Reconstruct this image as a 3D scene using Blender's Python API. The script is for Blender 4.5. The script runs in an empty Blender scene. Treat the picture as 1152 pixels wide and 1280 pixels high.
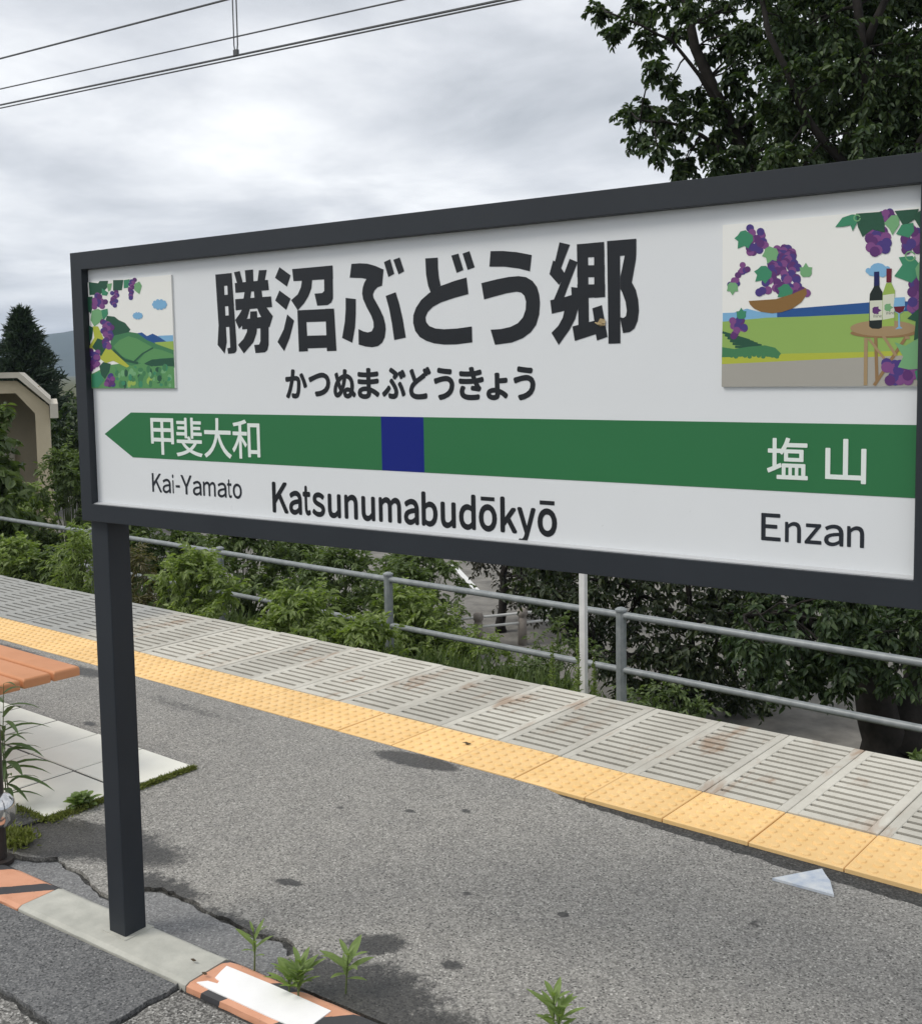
import bpy, bmesh, math, random
import numpy as np
from mathutils import Matrix, Vector
from mathutils.geometry import tessellate_polygon

random.seed(7)
rng = np.random.default_rng(11)
SC = bpy.context.scene
COL = SC.collection
R = math.radians

# ------------------------------------------------------------------ camera
FPX, CYPX, W0, H0 = 1395.2, 581.0, 1152.0, 1280.0
YAW, PITCH, ROLL, DP, DR = [R(a) for a in (-35.64, 5.01, -0.94, -3.53, -5.39)]
CAMZ = 1.5
_f = np.array([math.sin(YAW), math.cos(YAW), 0.0])
_r = np.array([math.cos(YAW), -math.sin(YAW), 0.0])
_u = np.array([0, 0, 1.0])
FWD = _f * math.cos(PITCH) - _u * math.sin(PITCH)
_u2 = _u * math.cos(PITCH) + _f * math.sin(PITCH)
RGT = _r * math.cos(ROLL) + _u2 * math.sin(ROLL)
UPV = _u2 * math.cos(ROLL) - _r * math.sin(ROLL)
CAM = np.array([0, 0, CAMZ])
cd = bpy.data.cameras.new('camera')
cam = bpy.data.objects.new('camera', cd)
COL.objects.link(cam)
SC.camera = cam
cd.sensor_fit = 'HORIZONTAL'
cd.sensor_width = 36.0
cd.lens = FPX / W0 * 36.0
cd.shift_y = -(H0 / 2 - CYPX) / W0
cd.clip_start = 0.05
cd.clip_end = 12000
cam.matrix_world = Matrix(((RGT[0], UPV[0], -FWD[0], 0), (RGT[1], UPV[1], -FWD[1], 0),
                           (RGT[2], UPV[2], -FWD[2], CAMZ), (0, 0, 0, 1)))

# ------------------------------------------------------------------ world, sun, exposure
SUN = np.array([-0.42, -0.52, 0.80]); SUN /= np.linalg.norm(SUN)
wd = bpy.data.worlds.new('World'); SC.world = wd; wd.use_nodes = True
nt = wd.node_tree; N = nt.nodes; Lk = nt.links
bg = N['Background']
sky = N.new('ShaderNodeTexSky'); sky.sky_type = 'NISHITA'; sky.sun_disc = False
sky.sun_elevation = math.asin(SUN[2]); sky.sun_rotation = math.atan2(SUN[0], SUN[1])
sky.altitude = 500; sky.dust_density = 2.0
tc = N.new('ShaderNodeTexCoord')
sep = N.new('ShaderNodeSeparateXYZ'); Lk.new(tc.outputs['Generated'], sep.inputs[0])
mx = N.new('ShaderNodeMath'); mx.operation = 'MAXIMUM'; mx.inputs[1].default_value = 0.0
Lk.new(sep.outputs['Z'], mx.inputs[0])
ad = N.new('ShaderNodeMath'); ad.operation = 'ADD'; ad.inputs[1].default_value = 0.16
Lk.new(mx.outputs[0], ad.inputs[0])
dv = N.new('ShaderNodeVectorMath'); dv.operation = 'DIVIDE'
cx = N.new('ShaderNodeCombineXYZ')
for i in range(3): Lk.new(ad.outputs[0], cx.inputs[i])
Lk.new(tc.outputs['Generated'], dv.inputs[0]); Lk.new(cx.outputs[0], dv.inputs[1])
mp = N.new('ShaderNodeMapping'); mp.inputs['Location'].default_value = (3.1, 0.4, 0); mp.inputs['Scale'].default_value = (1, 1, 0)
Lk.new(dv.outputs[0], mp.inputs[0])
n1 = N.new('ShaderNodeTexNoise'); n1.inputs['Scale'].default_value = 1.35; n1.inputs['Detail'].default_value = 9
n1.inputs['Roughness'].default_value = 0.56; n1.inputs['Distortion'].default_value = 0.25
Lk.new(mp.outputs[0], n1.inputs['Vector'])
n2 = N.new('ShaderNodeTexNoise'); n2.inputs['Scale'].default_value = 0.35; n2.inputs['Detail'].default_value = 3
Lk.new(mp.outputs[0], n2.inputs['Vector'])
am = N.new('ShaderNodeMath'); am.operation = 'MULTIPLY_ADD'; am.inputs[1].default_value = 0.4
Lk.new(n2.outputs['Fac'], am.inputs[0]); 
hm = N.new('ShaderNodeMath'); hm.operation = 'MULTIPLY'; hm.inputs[1].default_value = 0.8
Lk.new(n1.outputs['Fac'], hm.inputs[0]); Lk.new(hm.outputs[0], am.inputs[2])
cr = N.new('ShaderNodeValToRGB'); Lk.new(am.outputs[0], cr.inputs[0])
e = cr.color_ramp.elements
e[0].position = 0.42; e[0].color = (0.43, 0.455, 0.49, 1)
e[1].position = 0.76; e[1].color = (0.95, 0.96, 0.97, 1)
e2 = cr.color_ramp.elements.new(0.57); e2.color = (0.63, 0.65, 0.685, 1)
sc8 = N.new('ShaderNodeVectorMath'); sc8.operation = 'SCALE'; sc8.inputs['Scale'].default_value = 10.0
Lk.new(cr.outputs['Color'], sc8.inputs[0])
mixs = N.new('ShaderNodeMix'); mixs.data_type = 'RGBA'; mixs.inputs['Factor'].default_value = 0.94
Lk.new(sky.outputs['Color'], mixs.inputs['A']); Lk.new(sc8.outputs['Vector'], mixs.inputs['B'])
Lk.new(mixs.outputs['Result'], bg.inputs['Color'])
bg.inputs['Strength'].default_value = 0.10

sl = bpy.data.lights.new('sun', 'SUN'); sl.energy = 1.5; sl.angle = R(22); sl.color = (1.0, 0.955, 0.88)
so = bpy.data.objects.new('sun', sl); COL.objects.link(so)
so.location = (0, 0, 30)
so.rotation_euler = Vector(-SUN).to_track_quat('-Z', 'Y').to_euler()
vs = SC.view_settings
vs.view_transform = 'Standard'; vs.look = 'None'; vs.exposure = 0.36; vs.gamma = 1.0; vs.use_curve_mapping = False

# ------------------------------------------------------------------ measuring helpers (photo survey -> metres)
def ray(px, py):
    return RGT * ((px - 576) / FPX) - UPV * ((py - CYPX) / FPX) + FWD
def at(px, py, depth): return CAM + ray(px, py) * depth
def gnd(px, py, z=0.0):
    d = ray(px, py); return CAM + d * ((z - CAMZ) / d[2])
def onY(px, py, Y):
    d = ray(px, py); return CAM + d * (Y / d[1])
CPt, SPt = math.cos(DP), math.sin(DP)
def pl(u, v, z=0.0): return np.array([u * CPt - v * SPt, u * SPt + v * CPt, z])
def uv(P): return (P[0] * CPt + P[1] * SPt, -P[0] * SPt + P[1] * CPt)
def onV(px, py, v, a=None):
    a = DP if a is None else a
    n = np.array([-math.sin(a), math.cos(a), 0]); d = ray(px, py)
    return CAM + d * (v / d.dot(n))

# ------------------------------------------------------------------ materials
def new_mat(name, rough=0.6, spec=0.5):
    m = bpy.data.materials.new(name); m.use_nodes = True
    b = m.node_tree.nodes['Principled BSDF']
    b.inputs['Roughness'].default_value = rough
    b.inputs['Specular IOR Level'].default_value = spec
    return m, m.node_tree.nodes, m.node_tree.links, b
def col(c): return (c[0], c[1], c[2], 1)
def ramp(N, stops):
    r = N.new('ShaderNodeValToRGB'); el = r.color_ramp.elements
    el[0].position, el[0].color = stops[0][0], col(stops[0][1])
    el[1].position, el[1].color = stops[-1][0], col(stops[-1][1])
    for p, c in stops[1:-1]:
        x = el.new(p); x.color = col(c)
    return r
def noise(N, L, vec, scale, detail=4, rough=0.55, dist=0.0):
    n = N.new('ShaderNodeTexNoise'); n.inputs['Scale'].default_value = scale
    n.inputs['Detail'].default_value = detail; n.inputs['Roughness'].default_value = rough
    n.inputs['Distortion'].default_value = dist
    if vec is not None: L.new(vec, n.inputs['Vector'])
    return n
def coords(N, L, kind='Object'):
    t = N.new('ShaderNodeTexCoord'); return t.outputs[kind]
def mixc(N, L, a, b, fac, mode='MIX'):
    m = N.new('ShaderNodeMix'); m.data_type = 'RGBA'; m.blend_type = mode
    for s, k in ((a, 'A'), (b, 'B')):
        if isinstance(s, tuple): m.inputs[k].default_value = col(s)
        else: L.new(s, m.inputs[k])
    if isinstance(fac, (int, float)): m.inputs['Factor'].default_value = fac
    else: L.new(fac, m.inputs['Factor'])
    return m.outputs['Result']
def bump(N, L, b, h, strength=0.3, dist=0.01):
    n = N.new('ShaderNodeBump'); n.inputs['Strength'].default_value = strength
    n.inputs['Distance'].default_value = dist
    L.new(h, n.inputs['Height']); L.new(n.outputs['Normal'], b.inputs['Normal'])
def world_pos(N, L):
    g = N.new('ShaderNodeNewGeometry'); return g.outputs['Position']

def mottled(name, c1, c2, scale=6, rough=0.6, fine=80, bumpk=0.15, spec=0.4, metal=0.0, per_obj=0.0):
    m, N, L, b = new_mat(name, rough, spec)
    p = world_pos(N, L)
    n = noise(N, L, p, scale, 6, 0.6)
    r = ramp(N, [(0.3, c1), (0.7, c2)]); L.new(n.outputs['Fac'], r.inputs[0])
    n2 = noise(N, L, p, fine, 3, 0.6)
    out = r.outputs['Color']
    if per_obj:
        oi = N.new('ShaderNodeObjectInfo')
        mr = N.new('ShaderNodeMapRange'); mr.inputs['To Min'].default_value = 1 - per_obj; mr.inputs['To Max'].default_value = 1 + per_obj * 0.5
        L.new(oi.outputs['Random'], mr.inputs['Value'])
        vm = N.new('ShaderNodeVectorMath'); vm.operation = 'SCALE'
        L.new(out, vm.inputs[0]); L.new(mr.outputs[0], vm.inputs['Scale']); out = vm.outputs['Vector']
    L.new(out, b.inputs['Base Color'])
    b.inputs['Metallic'].default_value = metal
    bump(N, L, b, n2.outputs['Fac'], bumpk, 0.003)
    return m

def flat(name, c, rough=0.45, spec=0.4):
    m, N, L, b = new_mat(name, rough, spec)
    p = world_pos(N, L); n = noise(N, L, p, 9, 4)
    k = 0.93
    r = ramp(N, [(0.3, tuple(x * k for x in c)), (0.7, c)]); L.new(n.outputs['Fac'], r.inputs[0])
    L.new(r.outputs['Color'], b.inputs['Base Color'])
    return m

# survey of stains on the asphalt: centre (photo), half size along / across the platform in metres, turn, darkness
def stain_nodes(N, L, p, lst):
    wn = noise(N, L, p, 17, 8, 0.72)
    sub = N.new('ShaderNodeVectorMath'); sub.operation = 'SUBTRACT'; sub.inputs[1].default_value = (0.5, 0.5, 0.5)
    L.new(wn.outputs['Color'], sub.inputs[0])
    acc = None
    for (c, a, bb, rot, k, wob, soft) in lst:
        s = N.new('ShaderNodeVectorMath'); s.operation = 'SCALE'; s.inputs['Scale'].default_value = wob * 1.7
        L.new(sub.outputs[0], s.inputs[0])
        q = N.new('ShaderNodeVectorMath'); q.operation = 'ADD'; L.new(p, q.inputs[0]); L.new(s.outputs[0], q.inputs[1])
        mpn = N.new('ShaderNodeMapping'); mpn.vector_type = 'TEXTURE'
        mpn.inputs['Location'].default_value = (c[0], c[1], 0); mpn.inputs['Rotation'].default_value = (0, 0, rot)
        mpn.inputs['Scale'].default_value = (a, bb, 10)
        L.new(q.outputs[0], mpn.inputs[0])
        ln = N.new('ShaderNodeVectorMath'); ln.operation = 'LENGTH'; L.new(mpn.outputs[0], ln.inputs[0])
        mr = N.new('ShaderNodeMapRange'); mr.interpolation_type = 'SMOOTHSTEP'
        mr.inputs['From Min'].default_value = 0.95 - min(.9, soft * 1.5); mr.inputs['From Max'].default_value = 1.15 + soft * 0.4
        mr.inputs['To Min'].default_value = k; mr.inputs['To Max'].default_value = 0
        L.new(ln.outputs['Value'], mr.inputs['Value'])
        if acc is None: acc = mr.outputs[0]
        else:
            m2 = N.new('ShaderNodeMath'); m2.operation = 'MAXIMUM'; L.new(acc, m2.inputs[0]); L.new(mr.outputs[0], m2.inputs[1]); acc = m2.outputs[0]
    gn = noise(N, L, p, 48, 8, 0.8)
    a1 = N.new('ShaderNodeMath'); a1.operation = 'MULTIPLY'; a1.inputs[1].default_value = 2.1; L.new(acc, a1.inputs[0])
    a2 = N.new('ShaderNodeMath'); a2.operation = 'MULTIPLY'; a2.inputs[1].default_value = 1.35
    gr = N.new('ShaderNodeMapRange'); gr.inputs['From Min'].default_value = 0.28; gr.inputs['From Max'].default_value = 0.72; L.new(gn.outputs['Fac'], gr.inputs['Value']); L.new(gr.outputs[0], a2.inputs[0])
    a3 = N.new('ShaderNodeMath'); a3.operation = 'SUBTRACT'; a3.use_clamp = True; L.new(a1.outputs[0], a3.inputs[0]); L.new(a2.outputs[0], a3.inputs[1])
    a4 = N.new('ShaderNodeMath'); a4.operation = 'MULTIPLY'; a4.use_clamp = True; a4.inputs[1].default_value = 1.35; L.new(a3.outputs[0], a4.inputs[0])
    return a4.outputs[0]

def asphalt_mat(name, dark, mid, light, stains=None, speck=1.0):
    m, N, L, b = new_mat(name, 0.82, 0.35)
    p = world_pos(N, L)
    v = N.new('ShaderNodeTexVoronoi'); v.inputs['Scale'].default_value = 210; v.feature = 'F1'; L.new(p, v.inputs['Vector'])
    sepc = N.new('ShaderNodeSeparateColor'); L.new(v.outputs['Color'], sepc.inputs[0])
    nf = noise(N, L, p, 330, 3, 0.7)
    mm = N.new('ShaderNodeMath'); mm.operation = 'MULTIPLY_ADD'; mm.inputs[1].default_value = 0.42
    L.new(sepc.outputs[0], mm.inputs[0])
    hf = N.new('ShaderNodeMath'); hf.operation = 'MULTIPLY'; hf.inputs[1].default_value = 0.58
    L.new(nf.outputs['Fac'], hf.inputs[0]); L.new(hf.outputs[0], mm.inputs[2])
    r = ramp(N, [(0.2, dark), (0.47, mid), (0.86, light)]); L.new(mm.outputs[0], r.inputs[0])
    nl = noise(N, L, p, 1.7, 7, 0.62)
    r2 = ramp(N, [(0.3, (0.90, 0.90, 0.90)), (0.72, (1.07, 1.065, 1.05))]); L.new(nl.outputs['Fac'], r2.inputs[0])
    c = mixc(N, L, r.outputs['Color'], r2.outputs['Color'], 1.0, 'MULTIPLY')
    ns = noise(N, L, p, 12, 6, 0.7)
    r3 = ramp(N, [(0.36, (0.88, 0.88, 0.89)), (0.5, (1, 1, 1))]); L.new(ns.outputs['Fac'], r3.inputs[0])
    c = mixc(N, L, c, r3.outputs['Color'], 1.0, 'MULTIPLY')
    v2 = N.new('ShaderNodeTexVoronoi'); v2.inputs['Scale'].default_value = 120; L.new(p, v2.inputs['Vector'])
    sp2 = N.new('ShaderNodeSeparateColor'); L.new(v2.outputs['Color'], sp2.inputs[0])
    g1 = N.new('ShaderNodeMapRange'); g1.inputs['From Min'].default_value = 0.80; g1.inputs['From Max'].default_value = 0.90; L.new(sp2.outputs[1], g1.inputs['Value'])
    g2_ = N.new('ShaderNodeMapRange'); g2_.inputs['From Min'].default_value = 0.45; g2_.inputs['From Max'].default_value = 0.28; L.new(v2.outputs['Distance'], g2_.inputs['Value'])
    gm = N.new('ShaderNodeMath'); gm.operation = 'MULTIPLY'; L.new(g1.outputs[0], gm.inputs[0]); L.new(g2_.outputs[0], gm.inputs[1])
    gm2 = N.new('ShaderNodeMath'); gm2.operation = 'MULTIPLY'; gm2.inputs[1].default_value = 0.85; L.new(gm.outputs[0], gm2.inputs[0])
    c = mixc(N, L, c, tuple(min(.62, x * 1.15) for x in light), gm2.outputs[0])
    d1 = N.new('ShaderNodeMapRange'); d1.inputs['From Min'].default_value = 0.18; d1.inputs['From Max'].default_value = 0.08; L.new(sp2.outputs[2], d1.inputs['Value'])
    dm = N.new('ShaderNodeMath'); dm.operation = 'MULTIPLY'; L.new(d1.outputs[0], dm.inputs[0]); L.new(g2_.outputs[0], dm.inputs[1])
    c = mixc(N, L, c, tuple(x * 0.7 for x in dark), dm.outputs[0])
    if stains:
        a = stain_nodes(N, L, p, stains)
        dk = N.new('ShaderNodeVectorMath'); dk.operation = 'SCALE'; dk.inputs['Scale'].default_value = 0.22
        L.new(c, dk.inputs[0])
        c = mixc(N, L, c, dk.outputs['Vector'], a)
        mr = N.new('ShaderNodeMapRange'); mr.inputs['To Min'].default_value = 0.85; mr.inputs['To Max'].default_value = 0.5
        L.new(a, mr.inputs['Value']); L.new(mr.outputs[0], b.inputs['Roughness'])
    L.new(c, b.inputs['Base Color'])
    bump(N, L, b, mm.outputs[0], 0.55, 0.004)
    return m

def leaf_mat(name, c1, c2, c3, trans=0.35, rough=0.5):
    m, N, L, b = new_mat(name, rough, 0.35)
    g = N.new('ShaderNodeNewGeometry')
    r = ramp(N, [(0.0, c1), (0.55, c2), (1.0, c3)])
    n = noise(N, L, g.outputs['Position'], 1.3, 3)
    a = N.new('ShaderNodeMath'); a.operation = 'MULTIPLY_ADD'; a.inputs[1].default_value = 0.6
    L.new(g.outputs['Random Per Island'], a.inputs[0])
    h = N.new('ShaderNodeMath'); h.operation = 'MULTIPLY'; h.inputs[1].default_value = 0.4
    L.new(n.outputs['Fac'], h.inputs[0]); L.new(h.outputs[0], a.inputs[2])
    L.new(a.outputs[0], r.inputs[0]); L.new(r.outputs['Color'], b.inputs['Base Color'])
    t = N.new('ShaderNodeBsdfTranslucent')
    tcol = mixc(N, L, r.outputs['Color'], (1.5, 1.7, 0.6), 1.0, 'MULTIPLY')
    L.new(tcol, t.inputs['Color'])
    ms = N.new('ShaderNodeMixShader'); ms.inputs[0].default_value = trans
    out = N['Material Output']
    L.new(b.outputs[0], ms.inputs[1]); L.new(t.outputs[0], ms.inputs[2]); L.new(ms.outputs[0], out.inputs['Surface'])
    return m

# ------------------------------------------------------------------ mesh helpers
def tag(o, label=None, cat=None, group=None, kind=None):
    if label: o['label'] = label
    if cat: o['category'] = cat
    if group: o['group'] = group
    if kind: o['kind'] = kind
    return o
def empty(name, loc, label=None, cat=None, group=None):
    o = bpy.data.objects.new(name, None); COL.objects.link(o); o.location = [float(x) for x in loc]
    o.empty_display_size = 0.1
    return tag(o, label, cat, group)

class MB:
    def __init__(s): s.v = []; s.f = []; s.m = []
    def add(s, vs, fs, mi=0):
        k = len(s.v); s.v += [tuple(map(float, v)) for v in vs]
        for f in fs: s.f.append(tuple(i + k for i in f)); s.m.append(mi)
    def hexa(s, p, mi=0):     # 8 corner points: bottom ring, top ring
        s.add(p, [(0, 3, 2, 1), (4, 5, 6, 7), (0, 1, 5, 4), (1, 2, 6, 5), (2, 3, 7, 6), (3, 0, 4, 7)], mi)
    def box(s, lo, hi, mi=0, fr=None):
        x0, y0, z0 = lo; x1, y1, z1 = hi
        p = [(x0, y0, z0), (x1, y0, z0), (x1, y1, z0), (x0, y1, z0), (x0, y0, z1), (x1, y0, z1), (x1, y1, z1), (x0, y1, z1)]
        if fr: p = [fr(*q) for q in p]
        s.hexa(p, mi)
    def bbox(s, lo, hi, c=0.004, mi=0, fr=None):   # box with its top edges chamfered
        x0, y0, z0 = lo; x1, y1, z1 = hi
        rings = [[(x0, y0, z0), (x1, y0, z0), (x1, y1, z0), (x0, y1, z0)],
                 [(x0, y0, z1 - c), (x1, y0, z1 - c), (x1, y1, z1 - c), (x0, y1, z1 - c)],
                 [(x0 + c, y0 + c, z1), (x1 - c, y0 + c, z1), (x1 - c, y1 - c, z1), (x0 + c, y1 - c, z1)]]
        p = [q for r in rings for q in r]
        if fr: p = [fr(*q) for q in p]
        f = [(3, 2, 1, 0), (8, 9, 10, 11)]
        for k in (0, 4):
            for i in range(4):
                j = (i + 1) % 4; f.append((k + i, k + j, k + 4 + j, k + 4 + i))
        s.add(p, f, mi)
    def prism(s, poly, lo, hi, mp, mi=0, sides=True, back=False):   # poly in 2D, mp(x, y, t) -> 3D
        tris = tessellate_polygon([[Vector((p[0], p[1], 0)) for p in poly]])
        n = len(poly)
        vs = [mp(p[0], p[1], hi) for p in poly] + [mp(p[0], p[1], lo) for p in poly]
        fs = [tuple(t) for t in tris]
        if back: fs += [tuple(i + n for i in reversed(t)) for t in tris]
        if sides: fs += [(i, (i + 1) % n, (i + 1) % n + n, i + n) for i in range(n)]
        s.add(vs, fs, mi)
    def tube(s, pts, rad, n=8, mi=0, cap=True):
        pts = [np.array(p, float) for p in pts]
        if not hasattr(rad, '__len__'): rad = [rad] * len(pts)
        k = len(s.v); prev = None
        for i, p in enumerate(pts):
            d = pts[min(i + 1, len(pts) - 1)] - pts[max(i - 1, 0)]
            d = d / (np.linalg.norm(d) + 1e-9)
            if prev is None:
                a = np.array([0, 0, 1.0]) if abs(d[2]) < 0.9 else np.array([1.0, 0, 0])
            else: a = prev
            x = a - d * a.dot(d); x /= np.linalg.norm(x) + 1e-9; prev = x
            y = np.cross(d, x)
            for j in range(n):
                t = 2 * math.pi * j / n
                s.v.append(tuple(p + (x * math.cos(t) + y * math.sin(t)) * rad[i]))
        for i in range(len(pts) - 1):
            for j in range(n):
                a0 = k + i * n + j; b0 = k + i * n + (j + 1) % n
                s.f.append((a0, b0, b0 + n, a0 + n)); s.m.append(mi)
        if cap:
            s.f.append(tuple(k + j for j in reversed(range(n)))); s.m.append(mi)
            e0 = k + (len(pts) - 1) * n
            s.f.append(tuple(e0 + j for j in range(n))); s.m.append(mi)
    def lathe(s, prof, c, n=16, mi=0):   # prof list of (r, z)
        k = len(s.v)
        for r, z in prof:
            for j in range(n):
                t = 2 * math.pi * j / n
                s.v.append((c[0] + r * math.cos(t), c[1] + r * math.sin(t), c[2] + z))
        for i in range(len(prof) - 1):
            for j in range(n):
                a0 = k + i * n + j; b0 = k + i * n + (j + 1) % n
                s.f.append((a0, b0, b0 + n, a0 + n)); s.m.append(mi)
        e0 = k + (len(prof) - 1) * n
        s.f.append(tuple(e0 + j for j in range(n))); s.m.append(mi)
        s.f.append(tuple(k + j for j in reversed(range(n)))); s.m.append(mi)
    def mesh(s, name, mats, origin=(0, 0, 0), smooth=False, fix=True):
        me = bpy.data.meshes.new(name)
        o = np.array(origin, float)
        me.from_pydata([tuple(np.array(v) - o) for v in s.v], [], s.f)
        for m in (mats if isinstance(mats, (list, tuple)) else [mats]): me.materials.append(m)
        me.polygons.foreach_set('material_index', s.m)
        if fix:
            bm = bmesh.new(); bm.from_mesh(me); bmesh.ops.recalc_face_normals(bm, faces=bm.faces); bm.to_mesh(me); bm.free()
        if smooth: me.polygons.foreach_set('use_smooth', [True] * len(me.polygons))
        return me
    def build(s, name, mats, parent=None, origin=None, smooth=False, fix=True):
        if origin is None:
            p = parent
            while p is not None and p.parent is not None: p = p.parent
            origin = tuple(p.location) if p is not None else (0, 0, 0)
        me = s.mesh(name, mats, origin, smooth, fix)
        o = bpy.data.objects.new(name, me); COL.objects.link(o)
        if parent is not None: o.parent = parent
        else: o.location = origin
        return o
def bevel(o, w=0.004, seg=2):
    m = o.modifiers.new('bevel', 'BEVEL'); m.width = w; m.segments = seg; m.limit_method = 'ANGLE'
def struct(o): o['kind'] = 'structure'; return o

def quads_mesh(name, V, F, mat, parent=None, origin=(0, 0, 0)):
    V = np.asarray(V, np.float32) - np.array(origin, np.float32); F = np.asarray(F, np.int32)
    me = bpy.data.meshes.new(name)
    me.vertices.add(len(V)); me.vertices.foreach_set('co', V.ravel())
    k = F.shape[1]
    me.loops.add(F.size); me.loops.foreach_set('vertex_index', F.ravel())
    me.polygons.add(len(F)); me.polygons.foreach_set('loop_start', np.arange(0, F.size, k, dtype=np.int32))
    me.update(calc_edges=True); me.validate()
    for m in (mat if isinstance(mat, (list, tuple)) else [mat]): me.materials.append(m)
    o = bpy.data.objects.new(name, me); COL.objects.link(o)
    if parent is not None: o.parent = parent
    else: o.location = origin
    return o
def norm(a): return a / (np.linalg.norm(a, axis=-1, keepdims=True) + 1e-9)
def leaf_geo(P, D, Nn, Ls, Ws, fold=0.25, droop=0.15):
    D = norm(D); S = norm(np.cross(D, Nn)); U = np.cross(S, D)
    Ls = np.asarray(Ls)[:, None]; Ws = np.asarray(Ws)[:, None]
    b = P; t = P + D * Ls - U * Ls * droop
    l1 = P + D * Ls * .33 + S * Ws * .5 + U * Ws * fold; r1 = P + D * Ls * .33 - S * Ws * .5 + U * Ws * fold
    l2 = P + D * Ls * .68 + S * Ws * .40 + U * (Ws * fold - Ls * droop * .5); r2 = P + D * Ls * .68 - S * Ws * .40 + U * (Ws * fold - Ls * droop * .5)
    V = np.stack([b, l1, l2, t, r2, r1], 1).reshape(-1, 3)
    k = np.arange(len(P))[:, None] * 6
    F = np.concatenate([k + np.array([[0, 3, 2, 1]]), k + np.array([[0, 5, 4, 3]])], 0)
    return V, F
def rdir(n, zb=0.0):
    d = rng.normal(size=(n, 3)); d[:, 2] += zb; return norm(d)

# twigs with leaves filling one clump
def clump(c, r, ntw, nl, droop=0.35, zb=-0.1, out=None, L=(0.07, 0.11), wr=0.5, twr=0.004, tang=0.6):
    c = np.array(c, float)
    d = rdir(ntw, zb)
    if out is not None: d = norm(d + np.array(out) * 0.6)
    s = c + rdir(ntw) * (rng.random((ntw, 1)) ** .5) * r * 0.45
    ln = r * rng.uniform(0.45, 0.95, (ntw, 1))
    t = np.linspace(0.15, 1.0, nl)[None, :, None] + rng.normal(0, .03, (ntw, nl, 1))
    dz = np.array([0, 0, -1.0])
    P = s[:, None] + d[:, None] * ln[:, None] * t + dz * (droop * ln[:, None] * t ** 2)
    T = norm(d[:, None] + dz * 2 * droop * t)
    side = norm(np.cross(T, rng.normal(size=(ntw, 1, 3)) * 0.25 + np.array([0, 0, 1.0])))
    sg = np.where(np.arange(nl) % 2 == 0, 1, -1)[None, :, None]
    D = norm(T * tang + side * sg * 0.75 + dz * rng.uniform(0.0, 0.8, (ntw, nl, 1)) + rng.normal(0, .22, (ntw, nl, 3)))
    Nn = norm(np.array([0, 0, 1.0]) + rng.normal(0, .45, (ntw, nl, 3)))
    n = ntw * nl
    Ls = rng.uniform(L[0], L[1], n); Ws = Ls * wr * rng.uniform(0.8, 1.2, n)
    V, F = leaf_geo(P.reshape(-1, 3), D.reshape(-1, 3), Nn.reshape(-1, 3), Ls, Ws)
    # twig ribbons (three sided prisms, two lengths)
    ts = np.array([0.0, 0.55, 1.0])[None, :, None]
    Q = s[:, None] + d[:, None] * ln[:, None] * ts + dz * (droop * ln[:, None] * ts ** 2)
    a = norm(np.cross(d, rng.normal(size=(ntw, 3)))); b = np.cross(d, a)
    tv = []
    for i in range(3):
        rr = twr * (1 - 0.35 * i)
        for j in range(3):
            an = 2 * math.pi * j / 3
            tv.append(Q[:, i] + (a * math.cos(an) + b * math.sin(an)) * rr)
    TV = np.stack(tv, 1).reshape(-1, 3)
    k = np.arange(ntw)[:, None] * 9; TF = []
    for i in range(2):
        for j in range(3):
            j2 = (j + 1) % 3
            TF.append(k + np.array([[i * 3 + j, i * 3 + j2, i * 3 + 3 + j2, i * 3 + 3 + j]]))
    return V, F, TV, np.concatenate(TF, 0)
def gather(parts):
    Vs, Fs, k = [], [], 0
    for V, F in parts: Vs.append(V); Fs.append(F + k); k += len(V)
    return np.concatenate(Vs), np.concatenate(Fs)

def inpoly(x, y, poly):
    c = False; n = len(poly); j = n - 1
    for i in range(n):
        if (poly[i][1] > y) != (poly[j][1] > y) and x < (poly[j][0] - poly[i][0]) * (y - poly[i][1]) / (poly[j][1] - poly[i][1]) + poly[i][0]: c = not c
        j = i
    return c
def limb(mb, a, b, r0, r1, n=7, seg=5, sag=0.12, wob=0.05):
    a = np.array(a, float); b = np.array(b, float); ln = np.linalg.norm(b - a)
    pts = []
    for i in range(seg + 1):
        t = i / seg
        p = a + (b - a) * t; p[2] += math.sin(t * math.pi) * sag * ln
        if 0 < i < seg: p += rng.normal(0, wob * ln / seg, 3)
        pts.append(p)
    mb.tube(pts, [r0 + (r1 - r0) * (i / seg) ** 0.8 for i in range(seg + 1)], n)
    return pts

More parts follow.
